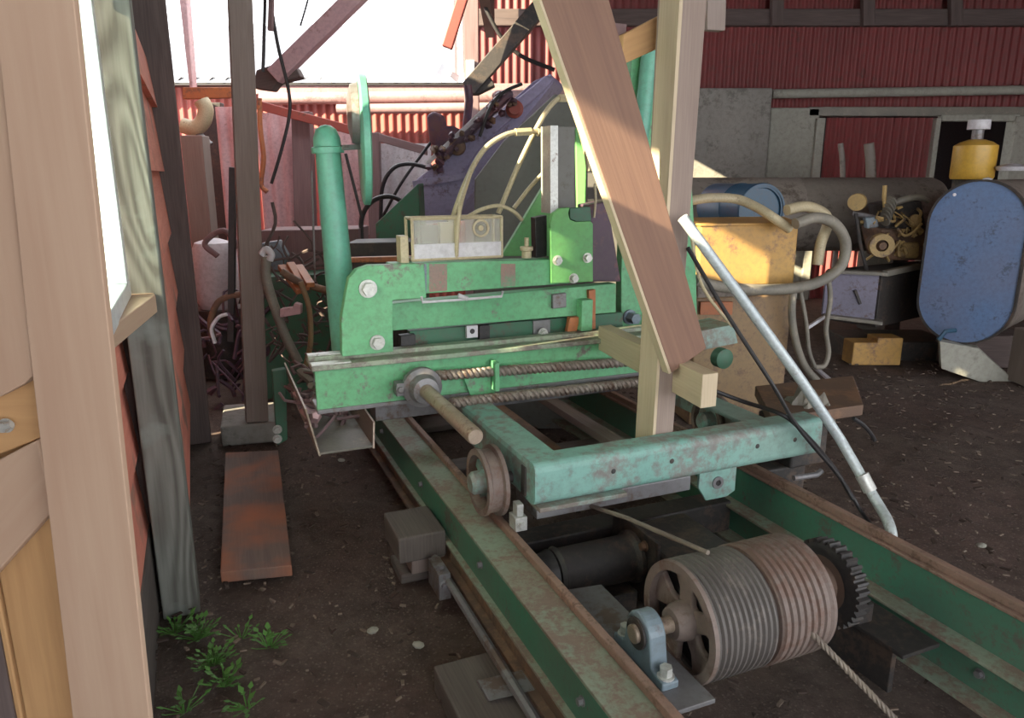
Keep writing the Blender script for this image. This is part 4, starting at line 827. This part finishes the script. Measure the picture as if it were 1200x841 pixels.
mb = MB(); corr(mb, 527, 546, -60, 88, 9.4, .1, .01); one(mb, 'wall_sheet', 'redpanel', 'narrow red sheet glowing beside the corner post', 'sheet')
cabs = [([(311, -20), (309, 60), (308, 84)], 5.4, .012, 'black hanging line left of the red strut'),
        ([(314, -20), (325, 50), (338, 105), (339, 135), (330, 175), (318, 215)], 5.4, .012, 'black cable looping down from the bracket beside the slim post'),
        ([(352, 30), (358, 10), (366, -20)], 6.0, .008, 'thin twig-like wire against the white sky'),
        ([(560, -10), (585, 40), (610, 65), (650, 82)], 7.6, .02, 'thin dark wire sagging across the red wall'),
        ([(446, 262), (448, 220), (460, 198), (478, 192), (500, 196), (512, 200)], 6.0, .016, 'upper black hose curving before the pale sheet'),
        ([(424, 285), (424, 255), (436, 236), (456, 230), (474, 238), (482, 250)], 5.6, .018, 'lower black hose arch beside the green disc'),
        ([(445, 260), (470, 215), (495, 180), (510, 160)], 6.1, .012, 'dark straight line slanting up to the violet machine'),
        ([(405, 180), (414, 215), (424, 255)], 5.0, .010, 'dark cord hanging from the round green post')]
for px, Y, r, lb in cabs: one(MB().tube([at(*q, Y=Y) for q in px], r, 8, res=6), 'hanging_cable', 'black', lb, 'cable')
one(MB().beam(at(319, -30, Y=5.3), at(317, 36, Y=5.3), .04, .03), 'hanging_tag', 'plumwood', 'small dark bar dangling beside the slim post top', 'bar', .003)

# violet machine (debarker)
VM = thing('violet_conveyor', 'violet steel conveyor trough rising to the right in the background', 'conveyor', at(560, 270, Y=5.6))
MB().prism(PL([(486, 262), (488, 212), (500, 205), (625, 95), (645, 86), (650, 95), (590, 170), (530, 262)], Y=5.6), (.1, .5, 0)).build('trough_side', 'purple', VM, .01)
MB().prism(PL([(487, 211), (640, 88), (650, 92), (640, 104), (565, 170), (540, 205), (490, 216)], Y=5.52), (0, .07, 0)).build('trough_edge', 'purple', VM, .012)
MB().beam(at(484, 216, Y=5.5), at(545, 206, Y=5.5), .05, .03, DY).build('lower_lip', 'purple', VM, .004)
MB().beam(at(512, 192, Y=5.45), at(600, 108, Y=5.45), .05, .16, DY).build('roller_chain', 'dpurple', VM, .02)
MB().beam(at(500, 192, Y=5.42), at(590, 108, Y=5.42), .03, .03, DY).build('edge_rail', 'white', VM, .004)
MB().lathe(at(603, 128, Y=5.5), (0, -1, 0), [(0, 0), (0, .062), (.03, .062), (.04, .04), (.06, .04), (.06, 0)], 28).build('hub', 'red_bright', VM)
MB().lathe(at(536, 172, Y=5.42), (0, -1, 0), [(0, 0), (0, .06), (.03, .055), (.05, .02), (.05, 0)], 20).build('hub', 'rust', VM)
rr = random.Random(21)
for i in range(34):
    u = rr.random(); p = at(505 + 95 * u + rr.uniform(-6, 6), 192 - 82 * u + rr.uniform(-10, 12), Y=5.4)
    MB().lathe(p, (rr.uniform(-.4, .4), -1, rr.uniform(-.4, .4)), [(0, 0), (0, .018 + .018 * rr.random()), (.05, .015), (.06, .01), (.06, 0)], 5).build('chain_link', 'dpurple' if i % 3 else 'rust', VM)
MB().tube([at(562, 160, Y=5.35), at(575, 125, Y=5.35), at(590, 108, Y=5.35), at(612, 98, Y=5.35)], .012, 8, res=5).build('hose_line', 'black', VM)
CT = thing('gear_cluster', 'plum dark gear and lever cluster left of the violet conveyor', 'machine part', at(530, 200, Y=5.9))
MB().prism(PL([(503, 165), (500, 135), (508, 130), (520, 135), (525, 165), (512, 178)], Y=5.9), (0, .15, 0)).build('arm', 'dpurple', CT, .02)
MB().lathe(at(528, 165, Y=5.85), (0, -1, 0), [(0, 0), (0, .11), (.04, .11), (.05, .05), (.08, .05), (.08, 0)], 14).build('gear', 'dpurple', CT)
MB().tube([at(541, 190, Y=5.8), at(546, 150, Y=5.8), at(550, 118, Y=5.8), at(548, 100, Y=5.8)], .03, 8).build('lever', 'dpurple', CT)
MB().prism(PL([(508, 178), (540, 150), (556, 160), (520, 195)], Y=5.85), (0, .1, 0)).build('bracket', 'plumwood', CT, .01)
place('sheet_panel', [(550, 300), (556, 210), (590, 165), (650, 110), (690, 120), (690, 300)], 4.55, .1, 'slate', 'grey sheet panel behind the pale hoses', 'panel', .01)
one(MB().prism(PL([(588, 300), (645, 205), (645, 300)], s=3.5), DS * .03), 'gusset_plate', 'green_lit', 'sunlit green triangular gusset behind the clear box', 'plate', .003)
place('dark_machine_box', [(440, 310), (440, 262), (490, 215), (500, 310)], 4.9, .3, 'dgreen', 'dark green sloping machine housing left of the clear box', 'housing')
place('dark_machine_box', [(405, 330), (405, 285), (482, 283), (482, 330)], 4.4, .3, 'dark', 'dark machine housing right of the round green post', 'housing')
place('orange_bar', [(404, 308), (404, 302), (482, 300), (482, 307)], 4.0, .05, 'orange', 'orange bar low behind the green headblock end', 'bar')
place('upright_green_strip', [(676, 250), (674, 150), (682, 148), (688, 170), (686, 250)], 4.2, .05, 'green_lit', 'sunlit green strip right of the square steel tube', 'strip')
# ------------------------------------------------------------------ clutter under the left side
one(MB().lathe(at(257, 360, Y=5.9), DZ, [(0, 0), (0, .14), (.1, .17), (.45, .17), (.52, .14), (.55, .05), (.55, 0)], 28), 'white_drum', 'white', 'white plastic drum half hidden behind the dark post', 'drum')
one(MB().lathe(at(257, 360, Y=5.9) - DZ * (at(257, 360, Y=5.9).z + .0), DZ, [(0, 0), (0, .2), (at(257, 360, Y=5.9).z, .2), (at(257, 360, Y=5.9).z, 0)], 20), 'round_stand', 'dark', 'dark round base under the white plastic drum', 'stand')
one(MB().beam(at(273, 196, Y=5.0), at(271, 400, Y=5.0), .045, .03, DY), 'black_bar', 'black', 'upright black bar left of the slim post', 'bar', .003)
for px, Y, r, mt, lb in (
    ([(312, 300), (312, 325), (322, 360), (335, 395), (350, 425)], 4.3, .028, 'hose_gray', 'fat grey hose bending down right of the slim post'),
    ([(316, 305), (318, 298), (312, 292), (306, 298)], 4.25, .02, 'white', 'white hose elbow at the head of the grey hose'),
    ([(255, 300), (240, 285), (262, 270), (280, 290)], 5.2, .02, 'plumwood', 'plum hose loop over the white drum'),
    ([(250, 395), (247, 375), (258, 352), (285, 345), (300, 352)], 5.0, .022, 'rust', 'rusty hose looping below the white drum'),
    ([(252, 402), (248, 385), (256, 372), (266, 368)], 4.7, .012, 'white', 'thin white wire loop near the dark post'),
    ([(330, 318), (350, 330), (368, 336), (400, 345)], 4.4, .022, 'rust', 'brown bar sloping down behind the round green post'),
    ([(365, 200), (367, 260), (369, 330)], 4.2, .006, 'gray', 'thin grey wire hanging left of the round green post'),
    ([(352, 330), (362, 360), (364, 400), (358, 430)], 4.3, .016, 'ochre', 'ochre cable curving below the orange parts')):
    one(MB().tube([at(*q, Y=Y) for q in px], r, 10, res=6), 'loose_hose', mt, lb, 'hose')
for i, (x0, y0, x1, y1, lb) in enumerate(((330, 312, 352, 342, 'leftmost orange steel finger in the clutter'), (340, 309, 358, 338, 'middle orange steel finger in the clutter'), (350, 312, 364, 334, 'rightmost orange steel finger in the clutter'))):
    one(MB().beam(at(x0, y0, Y=4.6), at(x1, y1, Y=4.35), .05, .03), 'steel_finger', 'orange', lb, 'machine part', .004)
place('pink_plate', [(328, 372), (328, 362), (343, 360), (345, 355), (352, 357), (352, 368)], 4.25, .05, 'redpanel', 'small pink plate below the orange fingers', 'plate', .003)
place('machine_base', [(300, 470), (300, 325), (400, 320), (400, 470)], 5.2, .4, 'dgreen', 'dark green machine base deep in the left shade', 'machine')  # stands for the base of a machine, extended to the floor
place('machine_base', [(232, 480), (232, 350), (290, 350), (290, 480)], 6.6, .3, 'dark', 'dark machine base behind the slim post foot', 'machine')
place('machine_top', [(304, 325), (304, 270), (420, 268), (420, 325)], 5.5, .4, 'plumwood', 'brown machine top carrying the tangle of parts', 'machine')  # top of a machine rather than a table, extended to the floor
place('grey_mesh_plate', [(308, 312), (306, 285), (325, 282), (335, 300), (330, 318)], 4.9, .1, 'bluegray', 'blue grey casting above the fat grey hose', 'casting')
mb = MB(); rr = random.Random(31)
for i in range(60):
    p = at(rr.uniform(306, 398), rr.uniform(275, 420), Y=rr.uniform(4.5, 5.0)); d = V((rr.uniform(-1, 1), rr.uniform(-.5, .5), rr.uniform(-1, 1))).normalized() * rr.uniform(.06, .2)
    mb.tube([p, p + d, p + d * 1.5 + V((rr.uniform(-.1, .1), 0, rr.uniform(-.1, .1)))], rr.uniform(.004, .011), 5, res=3)
tag(mb.build('tangled_parts', 'darkwood'), 'tangle of rusty rods and wires between post and headblock', 'scrap', kind='stuff')
mb = MB()
for i in range(50):
    p = at(rr.uniform(238, 290), rr.uniform(365, 480), Y=rr.uniform(5.0, 5.8)); d = V((rr.uniform(-1, 1), rr.uniform(-.5, .5), rr.uniform(-1, 1))).normalized() * rr.uniform(.06, .25)
    mb.tube([p, p + d, p + d * 1.5 + V((rr.uniform(-.1, .1), 0, rr.uniform(-.1, .1)))], rr.uniform(.006, .02), 5, res=3)
tag(mb.build('tangled_wires', 'dpurple'), 'dark tangle of wires and pipes behind the heavy dark post', 'scrap', kind='stuff')

# ------------------------------------------------------------------ weeds
def weed(p, k, label, seed):
    rr = random.Random(seed); mb = MB()
    for i in range(k):
        a = rr.random() * 6.28; l = rr.uniform(.012, .032); r0 = rr.uniform(0, .07); h = rr.uniform(.005, .035)
        b = V(p) + V((math.cos(a) * r0, math.sin(a) * r0, h)); d = V((math.cos(a), math.sin(a), rr.uniform(.1, .8))).normalized(); sd = d.cross(DZ).normalized() * l * .32
        n = sd.cross(d).normalized() * .0015
        mb.prism([b, b + d * l * .4 + sd, b + d * l, b + d * l * .4 - sd], n)
        mb.tube([V(p) + V((math.cos(a) * .008, math.sin(a) * .008, -.01)), b], .0015, 4)
    return one(mb, 'weed', 'leaf', label, 'weed', group='weeds by the left wall')
for i, (x_, y_, k, lb) in enumerate(((232, 745, 60, 'leafy weed clump at the foot of the grey post'), (250, 775, 50, 'low weed in the middle of the patch'), (263, 800, 40, 'weed right of the lowest one near the board'), (205, 738, 30, 'small weed touching the left side of the grey post'), (315, 755, 28, 'lone weed standing apart to the right'), (216, 830, 20, 'sparse weed at the bottom edge by the pale door'), (290, 826, 20, 'sparse weed at the bottom edge farthest right'), (282, 745, 12, 'tiny seedling between the clump and the lone weed'))):
    weed(at(x_, y_, z=0), k, lb, i)
for i, (x_, y_, lb) in enumerate(((400, 540, 'pale torn scrap on the ground beneath the trough'), (437, 740, 'pale stone on the ground left of the rail'), (490, 757, 'small white pebble beside the grey split timber'), (1150, 640, 'pale stone right of the right rail'))):
    p = at(x_, y_, z=.008); rr = random.Random(i); mb = MB()
    mb.lathe(p, (rr.uniform(-.2, .2), .1, 1), [(0, 0), (0, .018), (.008, .022), (.014, .012), (.015, 0)], 7); one(mb, 'stone', 'concrete_pale', lb, 'stone')

# ------------------------------------------------------------------ light
wd = bpy.data.worlds.new('World'); S0.world = wd; wd.use_nodes = True; bg = wd.node_tree.nodes['Background']
bg.inputs[0].default_value = (.93, .96, 1, 1); bg.inputs[1].default_value = 1.6
sun = bpy.data.lights.new('Sun', 'SUN'); sun.energy = 9; sun.angle = .01; sun.color = (1, .86, .58); so = bpy.data.objects.new('Sun', sun); COL.objects.link(so)
so.rotation_euler = V((.8, .5, -.42)).to_track_quat('-Z', 'Y').to_euler(); so.location = (-6, -3, 5)

cam = bpy.data.cameras.new('Camera'); cam.sensor_width = 36; cam.lens = 36 * FPX / 1200; cam.clip_start = .05
co = bpy.data.objects.new('Camera', cam); COL.objects.link(co); co.location = (0, 0, EYE); co.rotation_euler = (math.pi / 2 - PITCH, 0, 0); S0.camera = co
S0.view_settings.view_transform = 'Standard'; S0.view_settings.look = 'None'; S0.view_settings.exposure = 1.38; S0.view_settings.gamma = 1; S0.view_settings.use_curve_mapping = False
